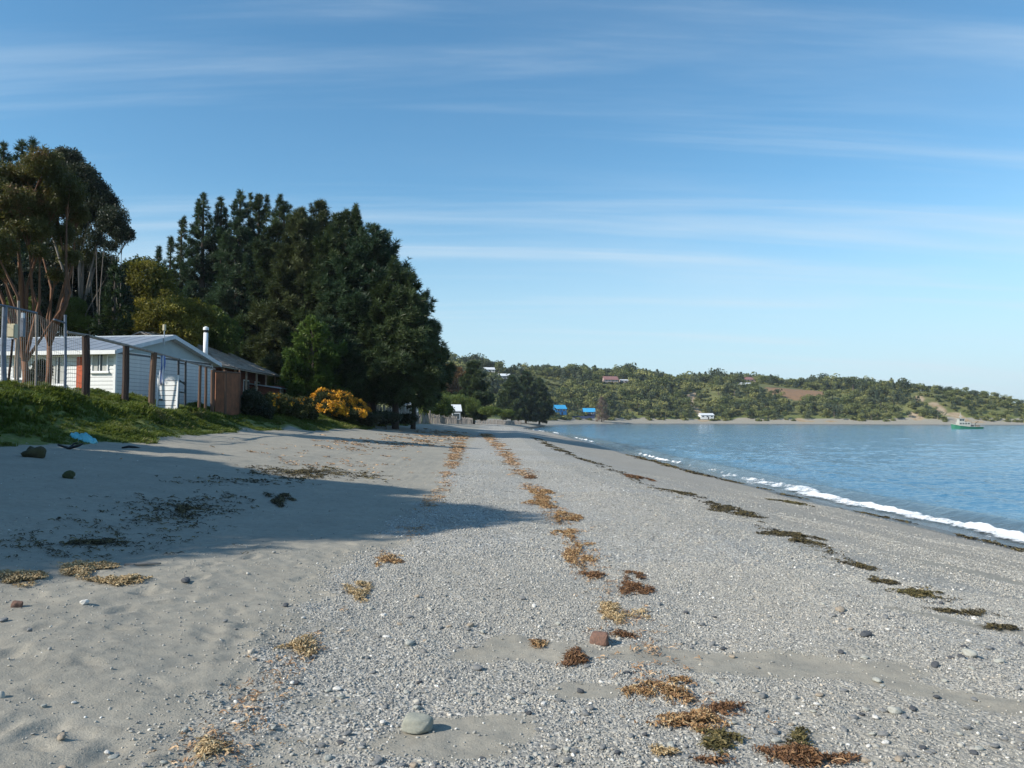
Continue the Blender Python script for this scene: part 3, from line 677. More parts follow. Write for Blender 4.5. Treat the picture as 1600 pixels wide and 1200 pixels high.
# rusted panels
b5 = fp(352, 622); b5[2] = hz(b5[0], b5[1]) - .1
R_ = empty('rusty_fence', b5, 'fence of two rust-brown metal panels between wooden posts beside the white house', 'fence')
for a_, b_ in ((337, 350), (354, 374)):
    pa, pb = fp(a_, np.interp(a_, [337, 374], [582, 582])), fp(b_, np.interp(b_, [337, 374], [582, 582])); n_ = 17; V = []
    za, zb = hz(pa[0], pa[1]) - .15, hz(pb[0], pb[1]) - .15
    for j in range(n_):
        f = j / (n_ - 1); q = pa * (1 - f) + pb * f + np.array((.03 * math.cos(j * math.pi), 0, 0)); V += [np.array((q[0], q[1], za * (1 - f) + zb * f)) - b5, q - b5]
    o = link('rusty_panel', mesh_np('rusty_panel', V, [[(2 * j, 2 * j + 2, 2 * j + 3, 2 * j + 1) for j in range(n_ - 1)]], RUST), R_); so = o.modifiers.new('thickness', 'SOLIDIFY'); so.thickness = .012
for px, wp in ((332, 6), (352, 6), (375, 3.5)): post(R_, WOODB, px, 578, 624, wp, 'post', 0, b5)
MB().tube([fp(331, 580) - b5, fp(376, 583) - b5], .05, 6).build('rail', WOODB, R_)

# ---- paling fence under the pines, and the beach fence further on
def paling(label, pts, hgt, step, seed, mt, wd=.10):
    r = np.random.default_rng(seed); P = np.array(pts, float); seg = np.r_[0, np.cumsum(np.linalg.norm(np.diff(P, axis=0), axis=1))]; n = int(seg[-1] / step); c = np.array((P[0, 0], P[0, 1], hz(*P[0])))
    root = empty('paling_fence', c, label, 'fence'); ms = [MB().tube([(0, 0, -.3), (r.normal(0, .03), 0, hgt * .5), (r.normal(0, .05), r.normal(0, .05), hgt * q)], [wd / 2, wd / 2, wd * .42], 6).build('paling', mt, root) for q in (1, .88, 1.1)]
    rl = []
    for i in range(n + 1):
        u = i * step; x = np.interp(u, seg, P[:, 0]) + r.normal(0, .05); y = np.interp(u, seg, P[:, 1]); z = hz(x, y); pos = np.array((x, y, z)) - c
        o = ms[i] if i < 3 else lk(root, ms[r.integers(0, 3)]); o.location = pos; o.rotation_euler = (0, 0, r.uniform(0, 6.28)); rl.append(pos + (0, 0, hgt * .72))
    MB().tube(rl[::3] + rl[-1:], .03, 4).build('rail', mt, root)
paling('grey weathered paling fence in the shade of the pines', [(-13.4, 66), (-13.2, 84), (-12.6, 100)], 1.7, .42, 1, WOODG, .13)
paling('low grey paling fence along the sand before the porch house', [(-12.6, 100.6), (-11.8, 122), (-10.6, 150)], 1.35, .6, 2, WOODG, .16)
paling('distant beach fence below the lone round pine', [(-10.2, 152), (-9.5, 185), (-12, 218)], 1.3, .9, 3, WOODG, .2)
paling('far fence before the pines at the bend of the bay', [(-10.5, 232), (-4, 262), (4, 310)], 1.5, 1.5, 4, WOODG, .28)
for k, (px, Y) in enumerate([(672, 112), (589, 82)]):
    q = at(px, 640, Y); z = hz(q[0], q[1]); top = at(px, (622, 572)[k], Y)[2]
    u = empty('utility_pole', (q[0], q[1], z), ['short pale pole beside the porch house', 'thin pale pole with a slanted arm before the dark pines'][k], 'pole')
    MB().tube([(0, 0, -.3), (0, 0, top - z)], [.09, .06], 8).build('shaft', WOODG, u, smooth=True)
    if k: MB().tube([(.35, 0, top - z - .05), (-1.5, 0, top - z + .75)], [.05, .04], 6).build('arm', WOODG, u); bx('insulator', ZINC, u, (.3, 0, top - z + .06), (.12, .12, .16))
    else: bx('crossbar', WOODG, u, (0, 0, top - z - .2), (.7, .08, .08))

# ---- houses further along
def stand(px, pyb, y0, y1, hgt):
    """the distance between y0 and y1 at which the line of sight meets the terrain; returns the point hgt photo pixels above it"""
    best = None
    for Y in np.arange(y0, y1, 3.0):
        q = at(px, pyb, Y); e = abs(hz(q[0], q[1]) - q[2])
        if best is None or e < best[0]: best = (e, q, Y)
    q = best[1]; print('stand', px, pyb, best[0], best[2]); CLEAR_H.append((q[0], q[1])); return np.array((q[0], q[1], hz(q[0], q[1]) + hgt * best[2] / FPX))
CLEAR_H = []
def gable_house(name, label, px, py_top, Y, w_, dp, hw, rise, wallm, roofm, rz=0.0, nwin=3, porch=0, door=True, base=None):
    q = at(px, py_top, Y) if base is None else stand(px, base, *Y, hgt=base - py_top)
    z = hz(q[0], q[1]) - .3
    hw = q[2] - rise - z
    E = empty(name, (q[0], q[1], z), label, 'house', rz=rz)
    bx('wall', wallm, E, (0, 0, hw / 2), (w_, dp, hw))
    for s in (-1, 1): MB().prism([(s * w_ / 2, -dp / 2, hw), (s * w_ / 2, dp / 2, hw), (s * w_ / 2, 0, hw + rise * .92)], (-s * .12, 0, 0)).build('gable_panel', wallm, E)
    rr = MB(); ov = .35 * dp / 6
    for s in (-1, 1): rr.prism([(-w_ / 2 - ov, 0, hw + rise), (-w_ / 2 - ov, s * (dp / 2 + ov), hw - rise * 2 * ov / dp), (-w_ / 2 - ov, s * (dp / 2 + ov), hw - rise * 2 * ov / dp - .15), (-w_ / 2 - ov, 0, hw + rise - .15)], (w_ + 2 * ov, 0, 0))
    rr.build('roof', roofm, E)
    for k in range(nwin):
        cx_ = (k + .5) / nwin * w_ - w_ / 2 + (.0 if nwin > 1 else w_ * .2); wn = bx('window', WTRIM, E, (cx_, -dp / 2 - .03, hw - 1.2), (w_ / nwin * .5, .1, 1.25)); bx('pane', GLASS, wn, (cx_, -dp / 2 - .09, hw - 1.2), (w_ / nwin * .4, .03, 1.0))
    if door: bx('door', WOODD, E, (w_ * .08, -dp / 2 - .03, min(hw, 2.2) / 2 + .1), (.9, .08, min(hw, 2.2) - .1))
    for k in range(porch): bx('porch_post', WTRIM, E, (-w_ / 2 + .15 + (w_ - .3) * k / (porch - 1), -dp / 2 - 1.4, hw / 2 - .1), (.13, .13, hw - .2))
    if porch: bx('porch_roof', roofm, E, (0, -dp / 2 - .9, hw + .02), (w_ + .4, 1.9, .1), lean=.16)
    return E
BLUEW = plain('blue_cladding', (.03, .21, .50), .2, .8, .6, (.04, .26, .56), 0); BLUER = plain('blue_roof', (.05, .36, .66), .15, .8, .5, b=0); NAVY = plain('navy_fence', (.035, .06, .15), .3, .8, .7, b=0)
WROOF = plain('white_metal_roof', (.68, .71, .74), .1, 2, .45, b=0); PINKR = plain('red_roof', (.27, .14, .13), .2, .6, .7, b=0); PINKW = plain('pink_wall', (.46, .36, .33), .15, .6, .8, b=0); GREYW = plain('grey_wall', (.40, .42, .43), .15, .6, .8, b=0)
gable_house('porch_house', 'small white house with a porch of white posts beyond the dark pines', 633, 622, 108, 3.6, 4.5, None, .9, WHITE, WROOF, .15, 2, 5)
gable_house('white_roofed_shed', 'low shed with a plain white roof beside the lone round pine', 706, 632, 150, 3.2, 3.0, None, 1.1, WOODG, WROOF, .2, 1, 0, False)
gable_house('blue_house', 'bright blue gabled house on the shore beyond the pines', 874, 633, (470, 640), 8.5, 7, None, 2.6, BLUEW, BLUER, .35, 2, base=648)
gable_house('blue_shed', 'low shed with a bright blue roof beside the navy fence', 920, 638, (500, 650), 9, 6, None, 2.6, NAVY, BLUER, .1, 2, base=649)
nf = empty('navy_fence', (*at(905, 645, 566)[:2], hz(*at(905, 645, 566)[:2])), 'long navy boarded fence between the two blue buildings', 'fence')
for k in range(22): bx('fence_board', NAVY, nf, (-10 + k * 1.0, 0, .8), (.93, .1, 1.9))
bx('rail', NAVY, nf, (0.5, .12, 1.4), (22, .1, .15))
gable_house('hillside_house', 'house with a dark red roof among trees high inland', 953, 588, (600, 760), 13, 8, None, 3.0, PINKW, PINKR, .2, 4, base=598)
gable_house('hillside_outbuilding', 'low pink outbuilding beside the red-roofed house', 976, 593, (600, 760), 9, 4, None, .8, PINKW, WROOF, .2, 3, base=598)
gable_house('ridge_house', 'red-roofed pink house alone on the skyline of the slope', 1170, 583, (620, 800), 15, 8, None, 2.6, PINKW, PINKR, .1, 4, base=592)
gable_house('hillside_cabin', 'long grey cabin with a pale metal roof below the skyline house', 1165, 598, (620, 800), 11, 7, None, 1.8, GREYW, WROOF, .25, 3, base=605)
gable_house('beach_shed', 'white flat-roofed shed on the far beach beside the dirt track', 1103, 646, (606, 650), 11, 7, None, 1.4, WHITE, WROOF, .1, 3, base=655)
for px, py, Y, w_, lab, wm, rm in ((764, 574, 660, 9, 'white house on the hilltop, the one next to the tallest skyline tree', WHITE, WROOF), (806, 579, 655, 13, 'long pale house on the hilltop above the bend pines', WHITE, ZINC), (786, 583, 645, 11, 'low pale house on the hilltop pasture', GREYW, WROOF)):
    gable_house('hilltop_house', lab, px, py, (600, 800), w_, 7, None, 1.8, wm, rm, .2, 3, base=py + 8)

# ---- workboat moored across the bay; local x from stern to bow
GREENP = plain('green_hull', (.035, .20, .12), .25, 1.2, .5, b=0); BOATW = plain('boat_white', (.46, .47, .42), .12, 1, .5, b=0); DECK = plain('boat_deck', (.22, .19, .15), .3, 1, .8, b=0)
q = at(1510.5, 667, 300); BO = empty('work_boat', (q[0], q[1], 0), 'green and white workboat moored on the bay', 'boat', rz=R(176))
st = np.array([(-5.7, 1.35, .85), (-3, 1.65, .80), (0, 1.75, .9), (3, 1.5, 1.25), (4.8, .8, 1.65), (5.9, .06, 1.95)]); V, Q = [], []
for x_, w_, h_ in st: V += [(x_, -w_, h_), (x_ * .97, -w_ * .8, -.35), (x_ * .97, w_ * .8, -.35), (x_, w_, h_)]
for i in range(5):
    for j in range(3): Q.append((4 * i + j, 4 * i + j + 1, 4 * i + 5 + j, 4 * i + 4 + j))
Q += [(0, 3, 2, 1), (20, 21, 22, 23)]
hl = link('hull', mesh_np('hull', V, [Q], GREENP), BO)
V2 = []; 
for x_, w_, h_ in st: V2 += [(x_, -w_ * .96, h_ - .22), (x_, w_ * .96, h_ - .22)]
link('deck', mesh_np('deck', V2, [[(2 * i, 2 * i + 1, 2 * i + 3, 2 * i + 2) for i in range(5)]], DECK), BO)
for s in (-1, 1): MB().tube([(x_, s * w_, h_ + .02) for x_, w_, h_ in st], .09, 6).build('gunwale', BOATW if s < 0 else BOATW, BO)
bx('deckhouse', BOATW, BO, (1.3, 0, 1.75), (4.4, 2.4, 1.7)); bx('wheelhouse', BOATW, BO, (2.2, 0, 3.25), (2.0, 1.9, 1.4)); bx('wheelhouse_roof', BOATW, BO, (2.2, 0, 4.0), (2.5, 2.3, .14)); bx('canopy', BOATW, BO, (-1.2, 0, 2.9), (2.6, 2.2, .12))
for k in range(4):
    for s in (-1, 1): bx('window', GLASS, BO, (-.2 + k * 1.0, s * 1.22, 2.05), (.55, .05, .5))
for k in range(2):
    for s in (-1, 1): bx('window', GLASS, BO, (1.75 + k * .9, s * .97, 3.4), (.6, .05, .6))
for x_ in (-2.3, -.2):
    for s in (-1, 1): MB().tube([(x_, s * 1.0, .8), (x_, s * 1.0, 2.9)], .05, 6).build('canopy_post', BOATW, BO)
MB().tube([(2.3, 0, 4.0), (2.3, 0, 6.6)], [.1, .05], 8).build('mast', BOATW, BO); MB().tube([(2.3, -.8, 5.4), (2.3, .8, 5.4)], .05, 6).build('mast_arm', BOATW, BO); bx('radar', BOATW, BO, (2.3, 0, 4.75), (.9, .4, .3))
MB().tube([(-3.2, 0, .7), (-3.2, 0, 2.1), (-4.4, 0, 2.9)], .1, 6).build('winch_arm', BLACKM, BO); bx('deck_crate', DECK, BO, (-3.9, .5, 1.05), (1.2, .9, .8)); bx('deck_crate', BLACKM, BO, (-2.4, -.5, 1.0), (.9, .8, .7))
for k in range(4): MB().tube([(-4 + 2.3 * k, -1.75 + .1 * abs(k - 1), .75), (-4 + 2.3 * k, -1.78 + .1 * abs(k - 1), .2)], .16, 8).build('fender', BLACKM, BO)

# ---- things lying at the foot of the bank
r = np.random.default_rng(66)
def crumple(name, px, py, wpx, label, cat, mt, hgt, seed, asp=.5):
    P = ground(px, py); s = wpx / FPX * np.linalg.norm(P - EYE); n = 26; U, W2 = np.meshgrid(np.linspace(-1, 1, n), np.linspace(-1, 1, n)); rr = np.hypot(U, W2)
    x_ = P[0] + U * s / 2 * (1 + .3 * vn(U * 2, W2 * 2, seed)); y_ = P[1] + W2 * s * asp * (1 + .5 * vn(U * 2 + 5, W2 * 2, seed)); z_ = HN(x_.ravel(), y_.ravel()).reshape(n, n) + hgt * np.clip(.7 + 1.0 * fbm(U * 3.2, W2 * 3.2, 4, seed), 0, 2) * np.sqrt(np.clip(1 - rr ** 2, 0, 1)) - .02 * ss(.8, 1.1, rr)
    I = np.arange(n * n).reshape(n, n); Qc = np.stack([I[:-1, :-1], I[:-1, 1:], I[1:, 1:], I[1:, :-1]], -1).reshape(-1, 4); Qc = Qc[rr.ravel()[Qc].max(1) < 1.05 + .1 * math.sin(seed)]
    c0 = np.array((P[0], P[1], hz(P[0], P[1]))); o = link(name, mesh_np(name, np.stack([x_, y_, z_], -1).reshape(-1, 3) - c0, [Qc], mt, True), None, c0); so = o.modifiers.new('thickness', 'SOLIDIFY'); so.thickness = .01
    return tag(o, label, cat)
TURQ = plain('turquoise_plastic', (.10, .42, .50), .35, 5, .4, (.20, .55, .62), .5)
crumple('plastic_sheet', 132, 687, 34, 'crumpled turquoise plastic sheet at the foot of the grass bank', 'plastic sheet', TURQ, .17, 3, .6)
for px, py, wpx, lab, cc, c2, sd_ in ((54, 707, 26, 'dark lump of fallen turf on the sand below the bank', (.05, .045, .028), (.075, .07, .03), 71), (108, 740, 15, 'small grassy turf lump further out on the shaded sand', (.06, .075, .028), (.045, .05, .025), 72)):
    P = ground(px, py + 6); s = wpx / FPX * np.linalg.norm(P - EYE); V, F = ico(3, sd_, (1, .85, .78), .34); V *= 1 + .12 * fbm(V[:, 0] * 8, V[:, 1] * 8 + V[:, 2] * 6, 3, sd_)[:, None]
    tag(link('turf_lump', mesh_np('turf_lump', V * s, F, plain('turf', cc, .4, 9, .95, c2, .9), True), None, (P[0], P[1], hz(P[0], P[1]) + s * .2)), lab, 'turf lump')
dw = ground(108, 703); c0 = np.array((dw[0], dw[1], hz(dw[0], dw[1])))
e = empty('driftwood', c0, 'black forked driftwood stick on the sand by the turquoise plastic', 'driftwood')
MB().tube([(-.25, 0, .10), (-.02, .03, .02), (.22, 0, .09), (.30, .02, .13)], [.02, .035, .03, .012], 7).build('branch', BLACKM, e, smooth=True); MB().tube([(-.02, .03, .03), (.06, .10, .13), (.16, .14, .14)], [.022, .02, .01], 6).build('twig', BLACKM, e)
dw = ground(222, 883); c0 = np.array((dw[0], dw[1], hz(dw[0], dw[1]) + .012)); o = MB().tube([(-.16, .0, 0), (.0, .01, .006), (.17, 0, .012)], [.012, .014, .008], 7).build('driftwood', WOODG, None, c0, smooth=True); tag(o, 'grey driftwood stick lying at the end of the big straw pile', 'driftwood')
dw = ground(203, 700); c0 = np.array((dw[0], dw[1], hz(dw[0], dw[1]) + .03)); o = MB().tube([(-.2, .0, 0), (-.05, .03, .03), (.1, 0, .02), (.22, .04, .0)], [.02, .035, .03, .012], 7).build('driftwood', BLACKM, None, c0, smooth=True); tag(o, 'dark driftwood piece on the sand beyond the turquoise plastic', 'driftwood')
# ================================================================== trees and plants
def tuft(n, L, W, cone, seed, flat=0.0):
    """n thin needle blades fanning out around +Z"""
    r = np.random.default_rng(seed); V, Q = [], []
    for k in range(n):
        th = r.uniform(0, 6.283); ph = cone * math.sqrt(r.random()); d = np.array((math.sin(ph) * math.cos(th), math.sin(ph) * math.sin(th), math.cos(ph)))
        if flat: d[1] *= 1 - flat
        s = np.cross(d, r.normal(0, 1, 3)); s /= np.linalg.norm(s) + 1e-9; l = L * r.uniform(.6, 1.1); b = d * L * r.uniform(-.25, .1)
        i = len(V); V += [b - s * W * .35, b + s * W * .35, d * l * .6 + s * W * .5, d * l + s * W * .12, d * l - s * W * .12, d * l * .6 - s * W * .5]; Q += [(i, i + 1, i + 2, i + 5), (i + 5, i + 2, i + 3, i + 4)]
    return np.array(V), [Q]
def leaf_clump(n, rad, size, seed, asp=.55):
    r = np.random.default_rng(seed); V, Q = [], []
    for k in range(n):
        c = r.normal(0, 1, 3); c *= rad * r.random() ** .45 / np.linalg.norm(c); d = r.normal(0, 1, 3) + c / rad * .8 + np.array((0, 0, .2)); d /= np.linalg.norm(d)
        s = np.cross(d, r.normal(0, 1, 3)); s /= np.linalg.norm(s); l = size * r.uniform(.6, 1.2)
        i = len(V); V += [c - d * l / 2, c + s * l * asp / 2, c + d * l / 2, c - s * l * asp / 2]; Q += [(i, i + 1, i + 2, i + 3)]
    return np.array(V), [Q]
BARK = plain('pine_bark', (.075, .058, .045), .4, 5, .9, (.05, .04, .034), .8, (1, 1, .3))
BARK_RED = plain('red_bark', (.20, .09, .042), .45, 3, .8, (.09, .047, .03), .5, (1, 1, .35))
BARK_GREY = plain('grey_bark', (.20, .17, .135), .35, 4, .85, (.12, .10, .085), .5, (1, 1, .3))
PINE = leafy('pine_needles', (.024, .046, .018), (.092, .125, .042), .12, .5)
PINE2 = leafy('pine_needles_bluish', (.020, .046, .022), (.070, .115, .050), .12, .5)
PINE3 = leafy('pine_needles_olive', (.034, .050, .018), (.125, .140, .050), .12, .5)
CYP = leafy('cypress_spray', (.04, .085, .018), (.15, .22, .045), .15, .55)
OLIVE = leafy('olive_leaves', (.048, .058, .018), (.135, .125, .036), .25, .5, third=(.19, .10, .045))
DKLEAF = leafy('dark_leaves', (.020, .030, .018), (.058, .070, .036), .18, .45, third=(.10, .085, .04))
WATTLE = leafy('wattle_leaves', (.085, .092, .018), (.28, .245, .042), .28, .55, third=(.38, .29, .045))
GREENB = leafy('bright_leaves', (.06, .095, .02), (.17, .21, .052), .3, .55)
GORSE_G = leafy('gorse_green', (.030, .044, .014), (.075, .085, .025), .15, .6)
BROWNT = leafy('autumn_leaves', (.16, .085, .035), (.30, .18, .075), .25, .6)
PT = [tuft(18, 1, .075, 1.25, k) for k in (1, 2, 3)]
CT = [tuft(16, 1, .13, .9, k + 10, .6) for k in (1, 2)]
LC = [leaf_clump(22, .5, .30, k) for k in (1, 2, 3)]
GUM = [leaf_clump(20, .5, .34, k + 20, .3) for k in (1, 2, 3)]

def pine(name, label, px, py, Y, Rm, cat='tree', group=None, h=None, t0=.06, broad=.55, nb=120, ntuft=5200, mat_=None, tsz=(.55, 1.0), seed=1, base=None, droop=0.0, protos=PT, lean=(0, 0), tip=.03, shoots=0):
    r = np.random.default_rng(seed)
    top = at(px, py, Y); b = np.array((top[0], Y, 0.0)) if base is None else np.array(base, float); b[2] = hz(b[0], b[1]) - .15
    h = h or top[2] - b[2]
    root = empty(name, b, label, cat, group)
    tb = MB(); zs = np.linspace(0, 1, 9); lx, ly = lean
    axis = lambda t: np.array((lx * t ** 1.5 + .10 * math.sin(3 * t + seed), ly * t ** 1.5 + .10 * math.cos(2.3 * t + seed), h * t))
    tb.tube([axis(t) for t in zs], [.022 * h * (1 - .93 * t) + .02 for t in zs], 9)
    P, D, S = [], [], []; wts = []
    br = []
    for k in range(nb):
        s = (k + r.random()) / nb; s = s ** 1.12; t = t0 + (1 - t0) * s
        prof = max((1 - s) ** broad * min(1, .62 + s * 2.2), tip)
        L = Rm * prof * r.uniform(.68, 1.12); az = k * 2.399963 + r.normal(0, .35); rise = R(-6 - 40 * droop + 52 * s ** 1.3 + r.normal(0, 7))
        br.append((t, L, az, rise)); wts.append(L ** 1.75 + .05)
    wts = np.array(wts) / sum(wts)
    for (t, L, az, rise), w_ in zip(br, wts):
        d = np.array((math.cos(az) * math.cos(rise), math.sin(az) * math.cos(rise), math.sin(rise))); o = axis(t)
        pts = [o + d * L * u + np.array((0, 0, L * .10 * u * u * (1 - 2.2 * droop))) for u in (0, .4, .75, 1)]
        if L > .8: tb.tube(pts, [.035 * L ** .6 * .55 * (1 - .8 * u) + .008 for u in (0, .4, .75, 1)], 4, False)
        n = max(3, int(ntuft * w_)); u = .16 + .86 * r.random(n) ** .62; side = np.array((-math.sin(az), math.cos(az), 0))
        wv = r.normal(0, 1, n) * .17 * L * (1.15 - u * .75); uz = r.normal(0, .05 * L + .10, n)
        q = o + np.outer(u * L, d) + np.outer(wv, side); q[:, 2] += uz + L * .10 * u * u * (1 - 2.2 * droop)
        dirs = d * .9 + np.outer(wv / (.2 * L + .1), side) * .7 + np.array((0, 0, .55 - .5 * droop)) + r.normal(0, .32, (n, 3))
        P.append(q); D.append(dirs); S.append(np.full(n, 1.0) * (.75 + .25 * min(1, L / 2)))
    for k in range(14):     # the leader
        P.append((axis(1 - .05 * r.random()) + r.normal(0, .12, 3))[None]); D.append(np.array([[r.normal(0, .5), r.normal(0, .5), 1]])); S.append(np.ones(1))
    for k in range(shoots):     # upright young tops standing out of the crown
        s = r.uniform(.45, .93); rad = Rm * (1 - s) ** broad * r.uniform(.35, .85); az = r.uniform(0, 6.28); hh_ = r.uniform(1.1, 2.4); b_ = axis(t0 + (1 - t0) * s) + np.array((math.cos(az) * rad, math.sin(az) * rad, .25 * rad))
        n = int(30 * hh_); f = r.random(n); a2 = r.uniform(0, 6.28, n); w_ = (.42 * (1 - f) ** .8 + .03) * hh_ * .55
        P.append(b_ + np.stack([np.cos(a2) * w_ * r.random(n), np.sin(a2) * w_ * r.random(n), f * hh_], 1)); D.append(np.stack([np.cos(a2) * .8, np.sin(a2) * .8, .7 + f], 1)); S.append(np.full(n, .8)); tb.tube([b_ - (0, 0, .3), b_ + (0, 0, hh_ * .9)], [.05, .015], 4, False)
    P = np.concatenate(P); D = np.concatenate(D); S = np.concatenate(S) * r.uniform(*tsz, len(P))
    cl = fbm(P[:, 0] * .45 + seed, P[:, 2] * .45 + P[:, 1] * .3, 3, seed + 50)
    tb.build('trunk', BARK, root, smooth=True)
    c0 = np.array((0, 0, h * .5))
    scatter('crown', protos, P - c0, dir_rot(D), S, np.clip(.42 + .9 * cl + r.normal(0, .14, len(P)), 0, 1), mat_ or PINE, root, c0, seed=seed)['kind'] = 'stuff'
    return root
def broadleaf(name, label, b, lobes, mat_, n=2600, csz=(.5, .9), trunk=None, tr=.16, bark=BARK_GREY, protos=LC, cat='tree', group=None, seed=1, solid=.55, limbs=True, shrub=False):
    """lobes: (x, y, z, rx, ry, rz) in world space; limbs run from the stem to every lobe"""
    r = np.random.default_rng(seed); b = np.array(b, float); b[2] = hz(b[0], b[1]) - .1
    root = empty(name, b, label, cat, group); tb = MB(); lb = np.array(lobes, float)
    ctr = lb[:, :3].mean(0) - b; hh = lb[:, 2].max() - b[2]; fork = trunk if trunk else hh * .35
    stem = [np.zeros(3), np.array((ctr[0] * .12 + .06, ctr[1] * .12, fork * .5)), np.array((ctr[0] * .25, ctr[1] * .25, fork))]
    tb.tube(stem, [tr, tr * .8, tr * .68], 8)
    vol = np.array([l[3] * l[4] * l[5] for l in lobes]) ** .72; cnt = np.maximum(20, n * vol / vol.sum()).astype(int)
    P, D = [], []
    for l, c in zip(lb, cnt):
        q = r.normal(0, 1, (c, 3)); q /= np.linalg.norm(q, axis=1, keepdims=True); rad = solid + (1.06 - solid) * r.random(c) ** .6
        rad *= 1 + .38 * fbm(q[:, 0] * 2.2 + l[0], q[:, 2] * 2.2 + q[:, 1] * 1.7, 3, seed + 9)
        p = (l[:3] - b) + q * rad[:, None] * l[3:6]; P.append(p); D.append(q + np.array((0, 0, .4)) + r.normal(0, .3, q.shape))
        if limbs:
            e = l[:3] - b; m = stem[2] * .55 + e * .45 + r.normal(0, .12, 3) * np.linalg.norm(e - stem[2]) * .6
            tb.tube([stem[2] - (0, 0, fork * .12 * r.random()), m, e], [tr * .52, tr * .34, tr * .12], 6, False)
            for k in range(4):
                z = r.normal(0, 1, 3); z /= np.linalg.norm(z); f = e + z * l[3:6] * .82; tb.tube([m * .3 + e * .7, (e + f) / 2 + r.normal(0, .08, 3), f], [tr * .16, tr * .10, .012], 4, False)
    P = np.concatenate(P); D = np.concatenate(D); P[:, 2] = np.maximum(P[:, 2], .05)
    tb.build('stem' if shrub else 'trunk', bark, root, smooth=True)
    c0 = P.mean(0); cl = fbm(P[:, 0] * .8 + seed, P[:, 2] * .8 + P[:, 1] * .5, 3, seed + 70)
    scatter('foliage' if shrub else 'crown', protos, P - c0, dir_rot(D) + np.stack([np.zeros(len(P)), np.zeros(len(P)), r.uniform(0, 6.28, len(P))], 1), r.uniform(*csz, len(P)), np.clip(.42 + .8 * cl + r.normal(0, .16, len(P)), 0, 1), mat_, root, c0, seed=seed)['kind'] = 'stuff'
    return root
def lobes_px(L, rx=1.0, dep=1.0):
    """lobes given as photo pixel centre, pixel radii and distance"""
    o = []
    for (px, py, rw, rh, Y) in L:
        c = at(px, py, Y); k = Y / FPX; o.append((c[0], c[1], c[2], rw * k, max(rw, rh) * k * dep, rh * k))
    return o

# --- the dark pine stand behind the houses
PG = 'tall pines of the dark stand behind the houses'
for i, (px, py, Y, Rm, nb, nt, br_, lab) in enumerate([
    (247, 388, 98, 3.4, 90, 3600, .8, 'short slim pine spire beside the yellow-green tree, lowest of the stand'), (266, 372, 95, 3.4, 90, 4000, .8, 'slim pine spire second from the yellow-green tree'),
    (285, 345, 92, 4.0, 110, 5600, .8, 'slim pointed pine third from the yellow-green tree'), (320, 303, 88, 4.8, 130, 8000, .75, 'tall needle-pointed pine with the thinnest reddish tip'),
    (347, 309, 90, 4.4, 120, 7000, .75, 'pointed pine just behind the thinnest reddish tipped one'), (375, 300, 85, 5.2, 130, 9000, .66, 'tall dark pine with two shoots at its top'), (404, 304, 88, 5.2, 130, 9000, .62, 'tall pine with an open ragged tip above the plank-roofed house'),
    (443, 318, 80, 6.2, 150, 12000, .62, 'broad pine over the plank-roofed house with a knobbly flat top'), (472, 330, 74, 5.8, 140, 11000, .6, 'broad grey-green pine behind the feathery cypress'),
    (502, 317, 77, 6.2, 150, 12500, .6, 'broad pine with a tufted double top in the middle of the stand'), (545, 336, 72, 6.2, 150, 12500, .58, 'broad rounded pine on the seaward half of the stand'), (585, 356, 69, 6.4, 160, 14000, .63, 'huge pine with dark sweeping boughs on the sea side of the stand')]):
    pine('pine_tree', lab, px, py, Y, Rm, group=PG, nb=nb, ntuft=nt, broad=br_, mat_=(PINE2, PINE2, PINE, PINE2, PINE, PINE2, PINE, PINE, PINE3, PINE3, PINE, PINE2)[i], shoots=4 if i < 5 else 8, seed=30 + i, tsz=(.36, .66) if i > 6 else (.36, .62), t0=.10 if i < 7 else (.05, .05, .06, .10, .17)[i - 7])
pine('pine_tree', 'lower dark pine at the sea end of the stand, boughs hanging over the beach fence', 622, 425, 66, 4.9, group=PG, nb=150, ntuft=11000, shoots=10, broad=.58, mat_=PINE, seed=61, t0=.20, tsz=(.34, .62))
pine('pine_tree', 'smallest outer pine of the stand with level boughs reaching towards the sea', 648, 492, 71, 3.7, group=PG, nb=110, ntuft=6500, shoots=6, broad=.52, mat_=PINE, seed=62, t0=.30, tsz=(.34, .62))
pine('cypress_tree', 'bright green feathery cypress in front of the dark pines', 488, 499, 63, 3.8, cat='tree', nb=46, ntuft=4400, broad=.70, mat_=CYP, seed=63, t0=.16, droop=.16, protos=CT, tsz=(.3, .55))

# --- yellow-green wattles by the white house
broadleaf('wattle_tree', 'yellow-green wattle tree standing against the dark pines', at(222, 560, 62), lobes_px([(225, 440, 40, 34, 62), (195, 480, 32, 36, 61), (250, 478, 34, 40, 62), (222, 505, 44, 36, 60), (180, 512, 24, 26, 60)]), WATTLE, 3600, (.5, .9), seed=71)
broadleaf('wattle_tree', 'low bright yellow wattle right behind the white house roof', at(265, 560, 54), lobes_px([(268, 492, 36, 24, 54), (300, 496, 30, 24, 55), (238, 508, 30, 22, 54), (205, 512, 26, 18, 54), (285, 515, 34, 24, 54)]), WATTLE, 3000, (.4, .75), seed=72)
broadleaf('wattle_tree', 'sunny yellow-green bush beside the white chimney', at(340, 565, 62), lobes_px([(335, 510, 24, 28, 62), (318, 520, 18, 18, 61), (352, 525, 22, 24, 62)]), GREENB, 1500, (.4, .8), seed=73)

